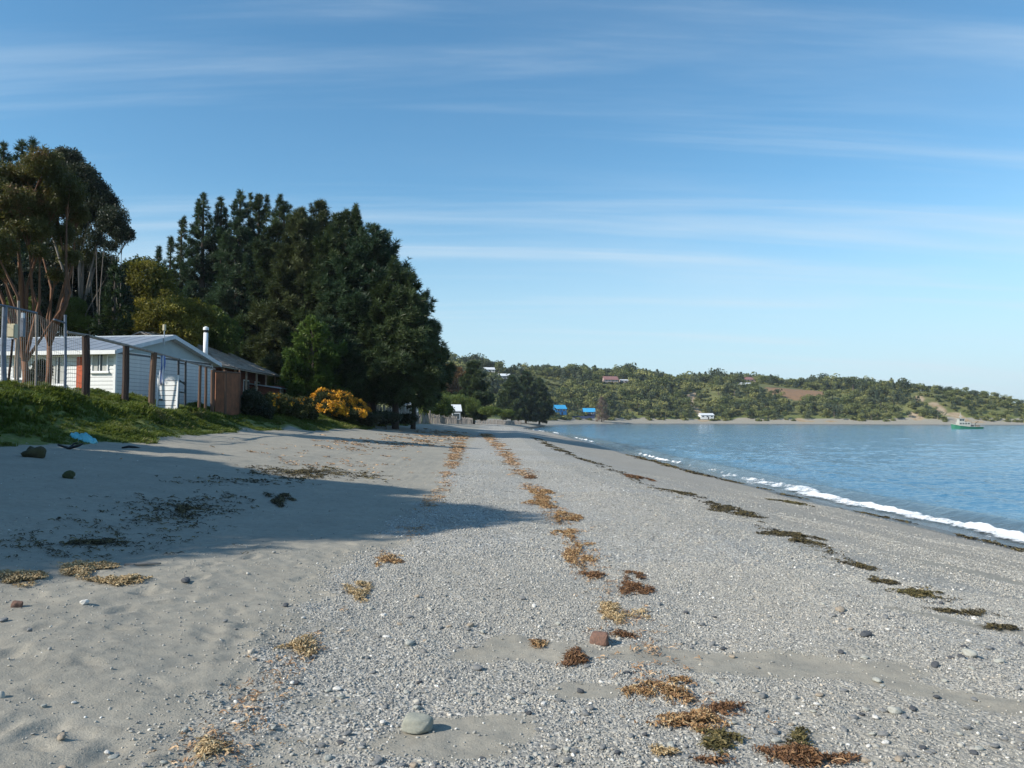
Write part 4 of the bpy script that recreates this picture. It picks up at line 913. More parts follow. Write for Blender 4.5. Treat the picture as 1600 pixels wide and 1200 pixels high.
# --- the group at the picture's edge
broadleaf('myrtle_tree', 'brownish tree with bare orange-red trunk beside the wire fence', at(40, 585, 31), lobes_px([(18, 318, 40, 30, 31), (70, 258, 28, 26, 31.5), (104, 296, 26, 26, 32), (-30, 300, 46, 50, 31), (30, 280, 26, 24, 32), (44, 356, 30, 16, 31), (-14, 380, 34, 24, 30), (2, 420, 18, 13, 31), (84, 322, 24, 20, 32), (62, 392, 13, 10, 31)]), OLIVE, 4300, (.26, .5), trunk=1.5, tr=.17, bark=BARK_RED, seed=74, solid=.2, protos=GUM)
broadleaf('myrtle_tree', 'second red-barked tree with a leaning forked trunk behind the meter box', at(74, 585, 32), lobes_px([(84, 312, 26, 26, 32.5), (60, 350, 26, 20, 32), (100, 366, 18, 16, 32.5), (46, 322, 26, 20, 33), (112, 402, 13, 10, 32), (88, 430, 12, 10, 32), (120, 335, 18, 16, 33)]), OLIVE, 2100, (.24, .46), trunk=2.4, tr=.14, bark=BARK_RED, seed=75, solid=.2, protos=GUM)
broadleaf('gum_tree', 'tall gum tree with a dense dark dome of leaves behind the brownish tree', at(122, 570, 52), lobes_px([(105, 252, 20, 20, 52), (126, 276, 24, 20, 52), (146, 298, 22, 18, 52), (165, 318, 16, 20, 52), (142, 330, 20, 14, 52), (112, 300, 22, 20, 53), (170, 345, 14, 12, 52), (124, 345, 12, 12, 52)]), DKLEAF, 3300, (.4, .75), trunk=6.6, tr=.19, seed=76, solid=.35, protos=GUM)
broadleaf('gum_tree', 'slender gum tree with sparse leaf tufts leaning towards the pines', at(150, 570, 51), lobes_px([(178, 345, 22, 22, 51), (190, 366, 16, 16, 51), (203, 366, 9, 9, 51), (165, 352, 16, 8, 51), (172, 385, 12, 9, 51), (150, 372, 12, 16, 51)]), DKLEAF, 1000, (.3, .6), trunk=3.2, tr=.11, seed=77, solid=.3, protos=GUM)
broadleaf('gum_tree', 'thin gum sapling with bare pale stems between the gum trees', at(135, 570, 52), lobes_px([(118, 370, 22, 26, 52), (138, 400, 14, 18, 52), (108, 400, 18, 18, 52)]), OLIVE, 600, (.3, .6), trunk=3.4, tr=.08, seed=78, solid=.3, protos=GUM)
for i, (px, py, Y, Rm, lab) in enumerate([(32, 222, 58, 3.0, 'dark conifer rising behind the brownish tree'), (4, 226, 60, 3.0, 'dark conifer cut by the picture edge'), (53, 221, 60, 2.8, 'slim dark conifer touching the brownish crown')]):
    pine('pine_tree', lab, px, py, Y, Rm, group='conifers behind the brownish tree', nb=110, ntuft=5000, broad=.6, mat_=PINE2, seed=80 + i, tsz=(.34, .6))
pine('cypress_tree', 'small dark cypress with level boughs between gum trees and wattle', 183, 418, 50, 1.9, nb=60, ntuft=1200, broad=.7, mat_=PINE, seed=84, tsz=(.35, .6), droop=.2, protos=CT)
broadleaf('dark_shrub', 'mass of dark shrub under the gum trees behind the white house', at(150, 560, 54), lobes_px([(110, 440, 34, 40, 54), (150, 430, 36, 36, 55), (130, 490, 50, 36, 54), (172, 470, 26, 40, 56), (85, 420, 26, 40, 54)]), DKLEAF, 3800, (.45, .8), cat='shrub', seed=85, shrub=True)
broadleaf('dark_shrub', 'black-green shrub mass behind the two red-barked trunks', at(20, 570, 50), lobes_px([(0, 460, 60, 60, 50), (50, 470, 36, 50, 50), (-50, 430, 60, 70, 50), (20, 520, 60, 40, 49)]), DKLEAF, 4200, (.45, .8), cat='shrub', seed=86, shrub=True)
broadleaf('garden_shrub', 'rounded light green shrub behind the white house', at(116, 540, 51), lobes_px([(116, 482, 17, 17, 51), (125, 505, 18, 14, 51), (104, 512, 14, 14, 51)]), GREENB, 900, (.25, .45), cat='shrub', seed=87, shrub=True)
broadleaf('garden_shrub', 'yellowish green shrub between the two red-barked trunks', at(42, 540, 48), lobes_px([(48, 480, 12, 13, 48), (22, 476, 10, 11, 48), (30, 505, 18, 16, 48), (8, 500, 14, 18, 48)]), GREENB, 900, (.25, .45), cat='shrub', seed=88, shrub=True)
broadleaf('garden_shrub', 'dark leafy bush before the white wall inside the wire fence', at(66, 590, 33), lobes_px([(66, 578, 11, 14, 33), (58, 588, 12, 10, 33)]), DKLEAF, 500, (.2, .35), cat='shrub', seed=89, shrub=True)

# --- trees beside the beach just outside the picture, whose shade lies on the sand
for i, (x, y, h, rr, lab) in enumerate([(-18.0, 3.9, 9.9, 3.0, 'broad shade tree on the bank beyond the picture edge, tallest of its row'), (-18.5, 7.4, 8.8, 2.8, 'shade tree on the bank beyond the picture edge, second of its row'), (-18.6, 2.7, 6.6, 2.1, 'lowest shade tree on the bank beyond the picture edge'), (-19.0, 10.2, 7.2, 2.4, 'shade tree on the bank near the dark turf overhang'), (-20, 14.4, 6.2, 1.5, 'thin shade tree on the bank towards the wire fence')]):
    z = hz(x, y); s = rr / 3
    broadleaf('shade_tree', lab, (x, y, 0), [(x, y, z + h - 1.5 * s, 1.9 * s, 1.9 * s, 1.5 * s), (x + 1.3 * s, y + 1 * s, z + h - 3.2 * s, 2.2 * s, 2.2 * s, 1.7 * s), (x - 1 * s, y - 1.5 * s, z + h - 3.4 * s, 2.2 * s, 2.2 * s, 1.7 * s), (x + .6 * s, y - 1.6 * s, z + h - 4.8 * s, 2.4 * s, 2.3 * s, 1.8 * s), (x - .6 * s, y + 1.8 * s, z + h - 5 * s, 2.4 * s, 2.3 * s, 1.9 * s), (x, y, z + (h - 5 * s) * .55, 2.3 * s, 2.4 * s, 2.0 * s)], OLIVE if i % 2 else DKLEAF, int(4600 * s), (.7, 1.15), tr=.2 * s, group='shade trees on the bank beyond the picture edge', seed=140 + i)

# --- hedge-bank shrubs and the gorse in flower
m, t, p, o = new_mat('gorse_flower'); f = attr_n(t, 'tint', 'INSTANCER').outputs['Fac']
t.links.new(mixc(t, mrange(t, f, .25, .8), (.46, .20, .008), (.82, .41, .012)), p.inputs['Base Color']); p.inputs['Roughness'].default_value = .7; GFL = m
def gorse(label, L, n, nf, seed, cover=1.0):
    lb = lobes_px(L, dep=1.1); ctr = np.array(lb)[:, :3].mean(0)
    root = broadleaf('gorse_bush', label, ctr, lb, GORSE_G, n, (.22, .4), cat='shrub', seed=seed, shrub=True, tr=.05)
    r = np.random.default_rng(seed + 1); b = np.array(root.location); P = []
    for l in np.array(lb):
        c = int(nf / len(lb)); q = r.normal(0, 1, (c * 2, 3)); q /= np.linalg.norm(q, axis=1, keepdims=True); q = q[(q[:, 2] > -.35 * cover)][:c]
        P.append(l[:3] - b + q * l[3:6] * (1.0 + .14 * r.random(len(q)) + .3 * fbm(q[:, 0] * 2.2 + l[0], q[:, 2] * 2.2 + q[:, 1] * 1.7, 3, seed + 9))[:, None])
    P = np.concatenate(P); k = fbm(P[:, 0] * 1.7, P[:, 2] * 1.7 + P[:, 1], 3, seed) > -.12 * cover; P = P[k]; P[:, 2] = np.maximum(P[:, 2], .1); c0 = P.mean(0)
    scatter('flowers', [leaf_clump(14, .5, .42, 91, .7), leaf_clump(12, .5, .45, 92, .7)], P - c0, r.uniform(0, 6.28, (len(P), 3)), r.uniform(.14, .30, len(P)), r.random(len(P)), GFL, root, c0, seed=seed)['kind'] = 'stuff'
gorse('gorse bush in full yellow-orange bloom on the grass bank', [(506, 624, 16, 14, 56), (528, 631, 22, 18, 57), (552, 639, 17, 14, 58), (568, 645, 10, 9, 59), (515, 639, 20, 12, 55), (540, 647, 26, 8, 56)], 2000, 3400, 95)
gorse('darker gorse bush with a few yellow flowers beside the rusty panels', [(432, 630, 22, 14, 46), (452, 634, 20, 12, 47), (415, 636, 18, 12, 45), (476, 634, 16, 12, 50)], 1700, 70, 97, .5)
for i, (L, lab, mt) in enumerate([([(395, 632, 16, 20, 43), (408, 642, 16, 12, 43)], 'dark green bush at the end of the rusty panels', DKLEAF), ([(430, 645, 22, 8, 47), (455, 648, 20, 7, 49), (480, 648, 16, 7, 51)], 'low dark bramble on the bank under the dull gorse', GORSE_G),
                                 ([(600, 652, 24, 8, 62), (630, 654, 20, 6, 68), (575, 654, 16, 8, 58)], 'low dark scrub at the foot of the pines', DKLEAF), ([(682, 632, 20, 16, 128), (668, 640, 14, 10, 126), (700, 640, 10, 8, 130)], 'green garden bush beside the porch house', GREENB),
                                 ([(715, 626, 16, 10, 190), (695, 622, 14, 10, 195), (735, 632, 16, 9, 190)], 'row of pale green bushes under the brown wood', GREENB), ([(765, 642, 16, 5, 178), (790, 645, 12, 4, 185)], 'low green hedge before the farther pines', GREENB)]):
    broadleaf('bank_bush', lab, np.array(lobes_px(L))[:, :3].mean(0), lobes_px(L), mt, 900 + 300 * (i < 3), (.3, .55) if i < 3 else (.6, 1.1), cat='shrub', seed=100 + i, shrub=True, tr=.05)

# --- pines round the bend of the bay
for i, (px, py, Y, Rm, lab) in enumerate([(741, 567, 205, 5.6, 'dark round-headed pine standing alone beside the white-roofed shed'), (800, 588, 330, 7.5, 'dark pine by the bend of the bay, first of three'), (822, 582, 345, 8.5, 'dark pine by the bend of the bay, middle and tallest of three'), (843, 592, 360, 7.5, 'dark pine by the bend of the bay nearest the blue house')]):
    pine('pine_tree', lab, px, py, Y, Rm, group='pines round the bend of the bay', nb=80, ntuft=(6000, 4200, 4800, 4200)[i], broad=(.5, .62, .55, .7)[i], mat_=PINE, seed=110 + i, tsz=(.6, 1.05) if i == 0 else (.8, 1.4), t0=.10)
BT = [tuft(14, 1, .2, 1.3, 120)]
for i, (px, py, Y, Rm) in enumerate([(686, 580, 262, 4.2), (697, 574, 270, 4.4), (708, 573, 268, 4.6), (718, 578, 275, 4.2), (728, 584, 280, 4)]):
    pine('autumn_tree', ['brown autumn tree next to the dark pine stand', 'brown autumn tree second from the pine stand', 'tallest brown autumn tree in the middle of its row', 'brown autumn tree fourth from the pine stand', 'brown autumn tree touching the lone round pine'][i], px, py, Y, Rm, group='brown autumn trees', nb=70, ntuft=900, broad=.5, mat_=BROWNT, seed=120 + i, tsz=(.9, 1.6), t0=.1, protos=BT)
pine('dead_tree', 'pale brown bare tree on the shore beside the second blue roof', 940, 622, 560, 6, cat='tree', nb=60, ntuft=500, broad=.5, mat_=leafy('bare_twigs', (.17, .12, .09), (.27, .21, .165), .1), seed=126, tsz=(1.2, 2.2), protos=[tuft(9, 1, .06, 1.0, 127)])

# --- wooded hillside across the bay
FM = [leafy('wood_leaves', (.06, .085, .026), (.20, .215, .07), .15, .6, 'RANDOM'), leafy('wood_leaves_light', (.11, .13, .04), (.29, .285, .10), .15, .6, 'RANDOM'), leafy('wood_leaves_dark', (.035, .054, .03), (.095, .115, .054), .1, .6, 'RANDOM')]
FB = plain('wood_bark', (.15, .12, .10), .3, 2, .9, b=0)
def wood_tree(seed, kind):
    """a small tree for the far slope: stem plus a lumpy crown of leaf clumps, unit height"""
    r = np.random.default_rng(seed); n = 330; V, Q = [], []
    lob = [(r.normal(0, .16), r.normal(0, .16), r.uniform(.42, .80), r.uniform(.16, .27)) for _ in range(7)]
    for k in range(n):
        l = lob[r.integers(0, 7)] if kind == 0 else None
        q = r.normal(0, 1, 3); q /= np.linalg.norm(q)
        if kind == 0: c = np.array(l[:3]) + q * l[3] * r.uniform(.75, 1.05) * (1, 1, .85)
        else:
            t_ = r.random() ** 1.2; w_ = .30 * (1 - t_) ** .7 + .02; a_ = r.uniform(0, 6.28); c = np.array((math.cos(a_) * w_ * r.uniform(.6, 1.1), math.sin(a_) * w_ * r.uniform(.6, 1.1), .10 + .9 * t_)); q = np.array((math.cos(a_), math.sin(a_), .6))
        d = q + r.normal(0, .5, 3); d /= np.linalg.norm(d); s1 = np.cross(d, r.normal(0, 1, 3)); s1 /= np.linalg.norm(s1); s2 = np.cross(d, s1); z = r.uniform(.03, .062)
        i = len(V); V += [c - s1 * z, c + s2 * z * .8 + d * z * .3, c + s1 * z, c - s2 * z * .8 - d * z * .3]; Q.append((i, i + 1, i + 2, i + 3))
    b = MB(); b.tube([(0, 0, -.12), (.01, .01, .3), (.02, 0, .62)], [.03, .022, .008], 5, False)
    return np.array(V), Q, b
wood = []
for k in range(9):
    V, Q, b = wood_tree(200 + k, 0 if k < 7 else 1)
    wood.append((mesh_np('crown', V, [Q], FM[k % 3 if k < 7 else 2]), mesh_np('trunk', np.concatenate(b.V), [np.concatenate(b.Q)], FB), (V, Q), k % 3 if k < 7 else 2))
CLEAR = list(CLEAR_H)      # clearings round the houses of the slope: x, y, radius, and the lane down towards the viewer stays low
r = np.random.default_rng(301); n = 16000
x = r.uniform(-260, 500, n); y = r.uniform(400, 1010, n); d = shore_d(x, y)
hf = hill_f(x, y, d); u = x / y
k = (d > 20 + 6 * fbm(x / 15, y / 15, 3, 303)) & (hf > .02) & (u > -.30) & (u < .70) & (d < 330)
soil = 1.6 - np.hypot((x - 262) / 40, (y - 715) / 45) * 1.6 + .5 * fbm(x / 14, y / 14, 3, 71); k &= ~((soil > .25) & (y > 620))
k &= ~((np.abs(x - path_x(d)) < 5) & (d < 104) & (y > 560))
for cx, wd, dmax, sk in ((383, 10, 62, -.55), (345, 6, 54, -.4), (264, 13, 30, -.3), (248, 9, 38, -.5)): k &= ~((np.abs(x - cx - sk * d) < wd * .8 + 1) & (d < dmax) & (y > 560))
for cx, cy in CLEAR:
    s = cy - y; k &= ~((np.abs(x - cx * (y / cy)) < 7.5) & (s > -9) & (s < 30))
# the wood thins into pasture round the hilltop houses
k &= ~((fbm(x / 30, y / 30, 3, 305) > .07) & (y > 600) & (d > 60))
x, y, d = x[k], y[k], d[k]
# keep a believable spacing
cell = {}; sel = []
for i in range(len(x)):
    c = (int(x[i] // 4.6), int(y[i] // 4.6))
    if c in cell: continue
    cell[c] = 1; sel.append(i)
x, y, d = x[sel], y[sel], d[sel]
hh = r.uniform(5.5, 11.5, len(x)) * (1 - .42 * ss(300, 420, x)) * (.72 + .28 * ss(20, 50, d)) * (1 + .35 * (r.random(len(x)) < .06))
z = HN(x, y, d); pk = r.integers(0, 9, len(x)); pk = np.where((pk > 6) & (r.random(len(x)) < .5), r.integers(0, 7, len(x)), pk)
rank = np.argsort(-hh / y - .004 * (d < 34) + 9.0 * (x / y < -.085)); big = rank[:296]; rest = np.setdiff1d(np.arange(len(x)), big)
zone = lambda xx, dd: ('low on the slope' if dd < 70 else 'high on the slope') + (' of the far headland' if xx > 300 else ' behind the far beach' if xx > 60 else ' inland of the blue houses')
LMK = [('the blue house', at(874, 648, 590)), ('the blue-roofed shed', at(920, 648, 600)), ('the pale bare tree', at(940, 650, 560)), ('the track foot', (150, 622)), ('the track top', (168, 700)), ('the white flat-roofed shed', at(1103, 655, 625)),
       ('the ploughed brown field', (262, 700)), ('the skyline house', CLEAR_H[4][:2]), ('the long grey cabin', CLEAR_H[5][:2]), ('the dark-red-roofed house', CLEAR_H[2][:2]), ('the white hilltop house', CLEAR_H[-3][:2]), ('the large landslip scar', (370, 630)), ('the small landslip scar', (335, 628)), ('the brown landslip foot', (262, 620)), ('the lone round pine', (-11, 330)), ('the moored boat', (330, 615)), ('the headland tip', (470, 660)), ('the brown autumn trees', (-28, 430)), ('the bend pines', (8, 440)), ('the navy fence', (45, 580)), ('the long hilltop house', CLEAR_H[-2][:2]), ('the low pasture house', CLEAR_H[-1][:2])]
def wood_label(i):
    nm, q = min(LMK, key=lambda l: math.hypot(l[1][0] - x[i], (l[1][1] - y[i]) * .6)); dx_, dy_ = x[i] - q[0], (y[i] - q[1]) * .6
    rel = 'beside' if math.hypot(dx_, dy_) < 7 else ('uphill of' if dy_ > 0 else 'downhill of') if abs(dy_) > abs(dx_) else 'on the headland side of' if dx_ > 0 else 'on the pine side of'
    far_ = '' if rel == 'beside' else 'close ' if math.hypot(dx_, dy_) < 22 else 'well '
    kd = 'dark pointed conifer' if pk[i] > 6 else ('mid green leafy tree', 'pale green leafy tree', 'dark green leafy tree')[pk[i] % 3]
    sz = 'tall ' if hh[i] > 9.5 else 'low ' if hh[i] < 7 else ''
    return '%s%s %s%s %s' % (sz, kd, far_, rel, nm)
for i in big:
    V = wood[pk[i]]; nm = 'conifer_tree' if pk[i] > 6 else 'broadleaf_tree'
    e = empty(nm, (x[i], y[i], z[i]), wood_label(i), 'tree', 'trees of the wooded slope across the bay', r.uniform(0, 6.28)); e.scale = (hh[i] * r.uniform(.9, 1.25),) * 2 + (hh[i],)
    link('trunk', V[1], e); link('crown', V[0], e)
C0 = np.array((120, 650, 20.0)); m9 = np.argsort(pk[rest]); rest = rest[m9]
for mi in range(3):
    vs = [k for k in range(9) if wood[k][3] == mi]; sl = np.array([i for i in rest if pk[i] in vs]); mp_ = {k: j for j, k in enumerate(vs)}
    tag(scatter('hillside_wood', [(wood[k][2][0], [wood[k][2][1]]) for k in vs], np.stack([x[sl], y[sl], z[sl]], 1) - C0, np.stack([np.zeros(len(sl)), np.zeros(len(sl)), r.uniform(0, 6.28, len(sl))], 1), np.stack([hh[sl] * 1.1, hh[sl] * 1.1, hh[sl]], 1), r.random(len(sl)), FM[mi], loc=C0, pick=np.array([mp_[k] for k in pk[sl]])), 'dense mixed wood covering the slope across the bay', None, None, 'stuff')
n = 9000; xs = r.uniform(-260, 500, n); ys = r.uniform(430, 960, n); ds = shore_d(xs, ys); k = (ds > 15) & (ds < 280) & (hill_f(xs, ys, ds) > .004) & (xs / ys > -.3) & (xs / ys < .7) & ~((np.abs(xs - path_x(ds)) < 4) & (ds < 104))
for cx, wd, dmax, sk in ((383, 10, 62, -.55), (345, 6, 54, -.4), (264, 13, 30, -.3), (248, 9, 38, -.5)): k &= ~((np.abs(xs - cx - sk * ds) < wd * .8 + .5) & (ds < dmax))
k &= ~((1.6 - np.hypot((xs - 262) / 40, (ys - 715) / 45) * 1.6 > .2)); xs, ys, ds = xs[k], ys[k], ds[k]
tag(scatter('scrub_undergrowth', [leaf_clump(90, .5, .34, 330, .8), leaf_clump(90, .5, .36, 331, .8)], np.stack([xs, ys, HN(xs, ys, ds) + .6], 1) - C0, np.stack([np.zeros(len(xs)), np.zeros(len(xs)), r.uniform(0, 6.28, len(xs))], 1), np.stack([r.uniform(3, 6.5, len(xs))] * 2 + [r.uniform(1.8, 3.6, len(xs))], 1), r.random(len(xs)), FM[1], loc=C0), 'low scrub filling the slope between the trees', None, None, 'stuff')
print('wood', len(x))

# --- grass of the bank
def blade_tuft(n, L, W, seed):
    r = np.random.default_rng(seed); V, Q = [], []
    for k in range(n):
        a = r.uniform(0, 6.28); l = L * r.uniform(.5, 1.1); le = l * r.uniform(.2, .75); o = r.normal(0, .16, 2); s = np.array((-math.sin(a), math.cos(a), 0)) * W / 2; d = np.array((math.cos(a), math.sin(a), 0)); b = np.array((*o, 0.0))
        p1 = b + d * le * .35 + (0, 0, l * .6); p2 = b + d * le + (0, 0, l * .92); i = len(V); V += [b - s, b + s, p1 + s * .8, p1 - s * .8, p2 + s * .15, p2 - s * .15]; Q += [(i, i + 1, i + 2, i + 3), (i + 3, i + 2, i + 4, i + 5)]
    return np.array(V), [Q]
GRM = leafy('bank_grass', (.06, .10, .016), (.19, .22, .048), .3, .6, third=(.32, .27, .13))
r = np.random.default_rng(401); n = 88000; y = 1 + 89 * r.random(n) ** 1.45; x = np.interp(y, TOE_Y, TOE_X) + .6 - 7.0 * r.random(n); d = shore_d(x, y)
g = grass_mask(x, y, d, np.interp(y, TOE_Y, TOE_X) + .8 * vn(y * .22, y * .05 + 3, 5)); k = (g > r.uniform(.3, .9, n)) & (fbm(x * .9, y * .9, 3, 409) > r.normal(-.22, .08, n)) & (x > -.80 * y - 9)
x, y = x[k], y[k]; cl = fbm(x * .7, y * .7, 3, 403); toe_ = np.interp(y, TOE_Y, TOE_X); q = ss(0, 4.3, toe_ - x)
s = (.05 + .05 * ss(.0, .4, cl + .1) + .10 * np.exp(-((q - .62) / .2) ** 2) * r.random(len(x))) * r.uniform(.7, 1.3, len(x)) * (1 + .01 * y)
C0 = np.array((-14, 30, 3.2))
tag(scatter('bank_grass', [blade_tuft(14, 1, .10, k) for k in (1, 2, 3)], np.stack([x, y, HN(x, y) - .01], 1) - C0, np.stack([r.normal(0, .15, len(x)), r.normal(0, .15, len(x)), r.uniform(0, 6.28, len(x))], 1), np.stack([s * 1.9, s * 1.9, s], 1), np.clip(.45 + .7 * cl + r.normal(0, .18, len(x)), 0, 1), GRM, loc=C0), 'green grass covering the bank below the fence', None, None, 'stuff')
print('grass', len(x))
# ================================================================== pebbles
pm, t, p, o = new_mat('pebble')
ti = attr_n(t, 'tint', 'INSTANCER').outputs['Fac']
cr = N(t, 'ShaderNodeValToRGB'); e = cr.color_ramp; t.links.new(ti, cr.inputs[0]); e.interpolation = 'LINEAR'
pc = [(0, (.12, .122, .122)), (.22, (.215, .213, .205)), (.45, (.31, .305, .28)), (.66, (.40, .385, .34)), (.80, (.44, .385, .31)), (.90, (.56, .535, .48)), (1, (.84, .82, .77))]
e.elements[0].color = (*pc[0][1], 1); e.elements[1].color = (*pc[-1][1], 1)
for ps, c in pc[1:-1]: el = e.elements.new(ps); el.color = (*c, 1)
tc = N(t, 'ShaderNodeTexCoord'); nz = noise(t, 4.0, 4, .6, tc.outputs['Object'])
t.links.new(mixc(t, mrange(t, nz.outputs['Fac'], .4, .75, 0, .4), cr.outputs[0], (.30, .29, .26)), p.inputs['Base Color'])
p.inputs['Roughness'].default_value = .72; p.inputs['Specular IOR Level'].default_value = .3
protos = [ico(2, k, (1, random.uniform(.65, .95), random.uniform(.4, .7)), .2) for k in range(1, 6)]
def in_view(x, y, m=.05): return np.abs(x) < (0.667 + m) * y + .4
def pebble_field(n, y0, y1, s0, s1, seed, sand_rate=.012, pw=1.0, cap=None):
    r = np.random.default_rng(seed)
    y = y0 + (y1 - y0) * r.random(n) ** pw; x = (-.72 + 1.44 * r.random(n)) * (y + .5)
    keep = r.random(n) < (y / y1)     # even density over the wedge
    x, y = x[keep], y[keep]; d = shore_d(x, y); g = gravel_m(x, y, d)
    cl = .45 + 1.1 * ss(-.25, .3, fbm(x * 1.7, y * 1.7, 3, seed + 3))
    if s0 > .012: cl = cl * np.clip(.62 + 1.5 * fbm(x * 1.15 + .2 * y, y * .20, 3, 207), .12, 1.2)     # the sea sorts the coarse shingle into bands
    k = (r.random(len(x)) < np.maximum(g * np.clip(cl, 0, 1), sand_rate)) & (d > .8)
    x, y = x[k], y[k]; s = s0 * (s1 / s0) ** (r.random(len(x)) ** 2.1)
    return x, y, s
fields = [pebble_field(560000, 2.6, 8.5, .006, .021, 1, .035), pebble_field(52000, 2.6, 12, .018, .034, 2, .008), pebble_field(260000, 8.0, 17, .014, .032, 3, .010), pebble_field(90000, 16, 30, .022, .045, 6, .006), pebble_field(2400, 2.6, 14, .034, .054, 8, .006)]
x = np.concatenate([f[0] for f in fields]); y = np.concatenate([f[1] for f in fields]); s = np.concatenate([f[2] for f in fields])
m = in_view(x, y, .06); x, y, s = x[m], y[m], s[m]
z = HN(x, y) + s * .12
n = len(x); ti_ = np.clip(rng.normal(.48, .19, n) , 0, .96); wh = rng.random(n) < .018; ti_[wh] = rng.uniform(.9, 1, wh.sum())
rot = np.stack([rng.normal(0, .3, n), rng.normal(0, .3, n), rng.uniform(0, 6.28, n)], 1)
scl = s[:, None] * np.stack([rng.uniform(.8, 1.25, n), rng.uniform(.8, 1.2, n), rng.uniform(.8, 1.25, n)], 1)
C0 = np.array((0, 8, 1.4))
tag(scatter('shingle', protos, np.stack([x, y, z], 1) - C0, rot, scl, ti_, pm, loc=C0, smooth=True), label='grey pebbles covering the middle of the beach', kind='stuff')
print('pebbles', n)

# ================================================================== single stones
def stone_mat(name, c, c2, sc=9, b=.5, rough=.75): return plain(name, c, .25, sc, rough, c2, b, None, 0, .3, .02)
SM = {'grey': stone_mat('stone_grey', (.25, .255, .25), (.18, .185, .19)), 'dark': stone_mat('stone_dark', (.105, .112, .122), (.07, .075, .085)),
      'white': stone_mat('stone_white', (.78, .76, .72), (.62, .60, .55)), 'tan': stone_mat('stone_tan', (.42, .35, .27), (.33, .28, .22)),
      'pale': stone_mat('stone_pale', (.46, .46, .42), (.36, .37, .33)), 'brick': stone_mat('stone_brick', (.23, .13, .095), (.13, .085, .07))}
stone_me = {}
for c, m_ in SM.items():
    for k in range(3):
        V, F = ico(3, 20 + k * 3, (1, .78 - .06 * k, .55 - .07 * k), .26); stone_me[c, k] = mesh_np('stone', V, F, m_, True)
V, F = ico(3, 77, (1, .72, .62), .30); V = np.sign(V) * np.abs(V) ** .80 * .8; V += .05 * np.round(V * 6) / 6
for k in range(3): stone_me['brick', k] = mesh_np('stone', V * (1, 1 - .1 * k, 1), F, SM['brick'], False)
def stone(px, py, wpx, c, label, k=0, group=None, squash=1.0, name='stone'):
    P = ground(px, py); s = wpx / FPX * np.linalg.norm(P - EYE)
    o = link(name, stone_me[c, k % 3], None, (P[0], P[1], hz(P[0], P[1]) + s * .17 * squash), (random.gauss(0, .12), random.gauss(0, .12), random.uniform(0, 6.28)), (s, s, s * squash))
    tag(o, label, 'stone', group)
    return o
# the big pale boulder close to the viewer
V, F = ico(4, 41, (1, .66, .60), .20)
V = np.sign(V) * np.abs(V) ** .80 * .9
V[:, 2] = np.maximum(V[:, 2], -.16); V *= 1 + .035 * fbm(V[:, 0] * 9, V[:, 1] * 9 + V[:, 2] * 7, 3, 42)[:, None]
P = ground(652, 1131); s = 54 / FPX * np.linalg.norm(P - EYE)
bo = link('boulder', mesh_np('boulder', V, F, plain('boulder_rock', (.50, .50, .42), .2, 14, .85, (.40, .415, .36), .8, None, 0, .2, .015), True), None, (P[0], P[1], hz(P[0], P[1]) + .036), (.05, .04, -.22), (s * .80, s * .9, s * .74))
tag(bo, 'large pale angular rock alone on sandy gravel near the bottom edge', 'rock')
for a in [(938, 1003, 30, 'brick', 'rough dark brown stone block on the sand patch beside a straw clump', 1, None, 1.25), (133, 948, 13, 'white', 'bright white shell-like pebble on the smooth sand by the straw pile', 0),
          (27, 949, 13, 'brick', 'small reddish brown stone standing on bare sand below the straw pile', 2, None, 1.4), (370, 1121, 12, 'white', 'white pebble on the sand beside a small straw tuft', 1),
          (600, 956, 10, 'white', 'white pebble at the sandy edge of the shingle', 0), (290, 912, 17, 'dark', 'dark stone half buried on the sand at the shadow edge', 2), (735, 974, 14, 'tan', 'tan flat stone in the middle of the grey shingle', 1),
          (1400, 1114, 20, 'pale', 'pale rounded stone on the bare sandy strip at the lower edge of the shingle', 0), (1313, 958, 18, 'tan', 'orange tan stone in the shingle below the dark weed line', 2),
          (1352, 998, 17, 'dark', 'grey green stone in the shingle under the orange tan stone', 0), (1515, 1030, 22, 'pale', 'very pale wide stone among shingle, the whitest of its patch', 1), (1212, 1163, 14, 'pale', 'yellowish round pebble beside the seaweed at the bottom edge', 0),
          (1211, 1148, 14, 'grey', 'lilac grey egg-shaped pebble just above the yellowish pebble', 0), (1277, 1105, 12, 'white', 'white pebble on gravel between two seaweed heaps', 2), (1122, 1170, 17, 'tan', 'pinkish tan oblong stone inside the seaweed heap', 1),
          (640, 1000, 17, 'pale', 'pale flat stone in the gravel above the large pale rock', 1), (747, 1035, 17, 'grey', 'blue grey oval stone in gravel near the large pale rock', 0)]:
    stone(*a)
SLM = [('the large pale rock', 652, 1125), ('the brown stone block', 938, 1003), ('the curved seaweed heap', 1040, 1076), ('the long seaweed heap', 1075, 1128), ('the pair of weed mats', 990, 917), ('the straw gold weed band', 968, 960), ('the dark russet weed knot', 898, 1027), ('the reddish bottom weed heap', 1250, 1190), ('the big straw pile', 130, 890),
       ('the shell-white pebble', 133, 948), ('the reddish sand stone', 27, 949), ('the white sand pebble', 370, 1121), ('the loose straw tuft', 332, 1166), ('the border weed band', 470, 1005), ('the tan flat stone', 735, 974), ('the blue grey oval stone', 747, 1035), ('the orange tan stone', 1313, 958), ('the very pale wide stone', 1515, 1030), ('the pale rounded stone', 1400, 1114), ('the olive weed band', 1432, 932),
       ('the last weed band', 1560, 985), ('the yellowish round pebble', 1212, 1163), ('the small straw tuft', 1030, 1178), ('the half buried stone', 290, 912), ('the gold scraps on the border', 560, 925)]
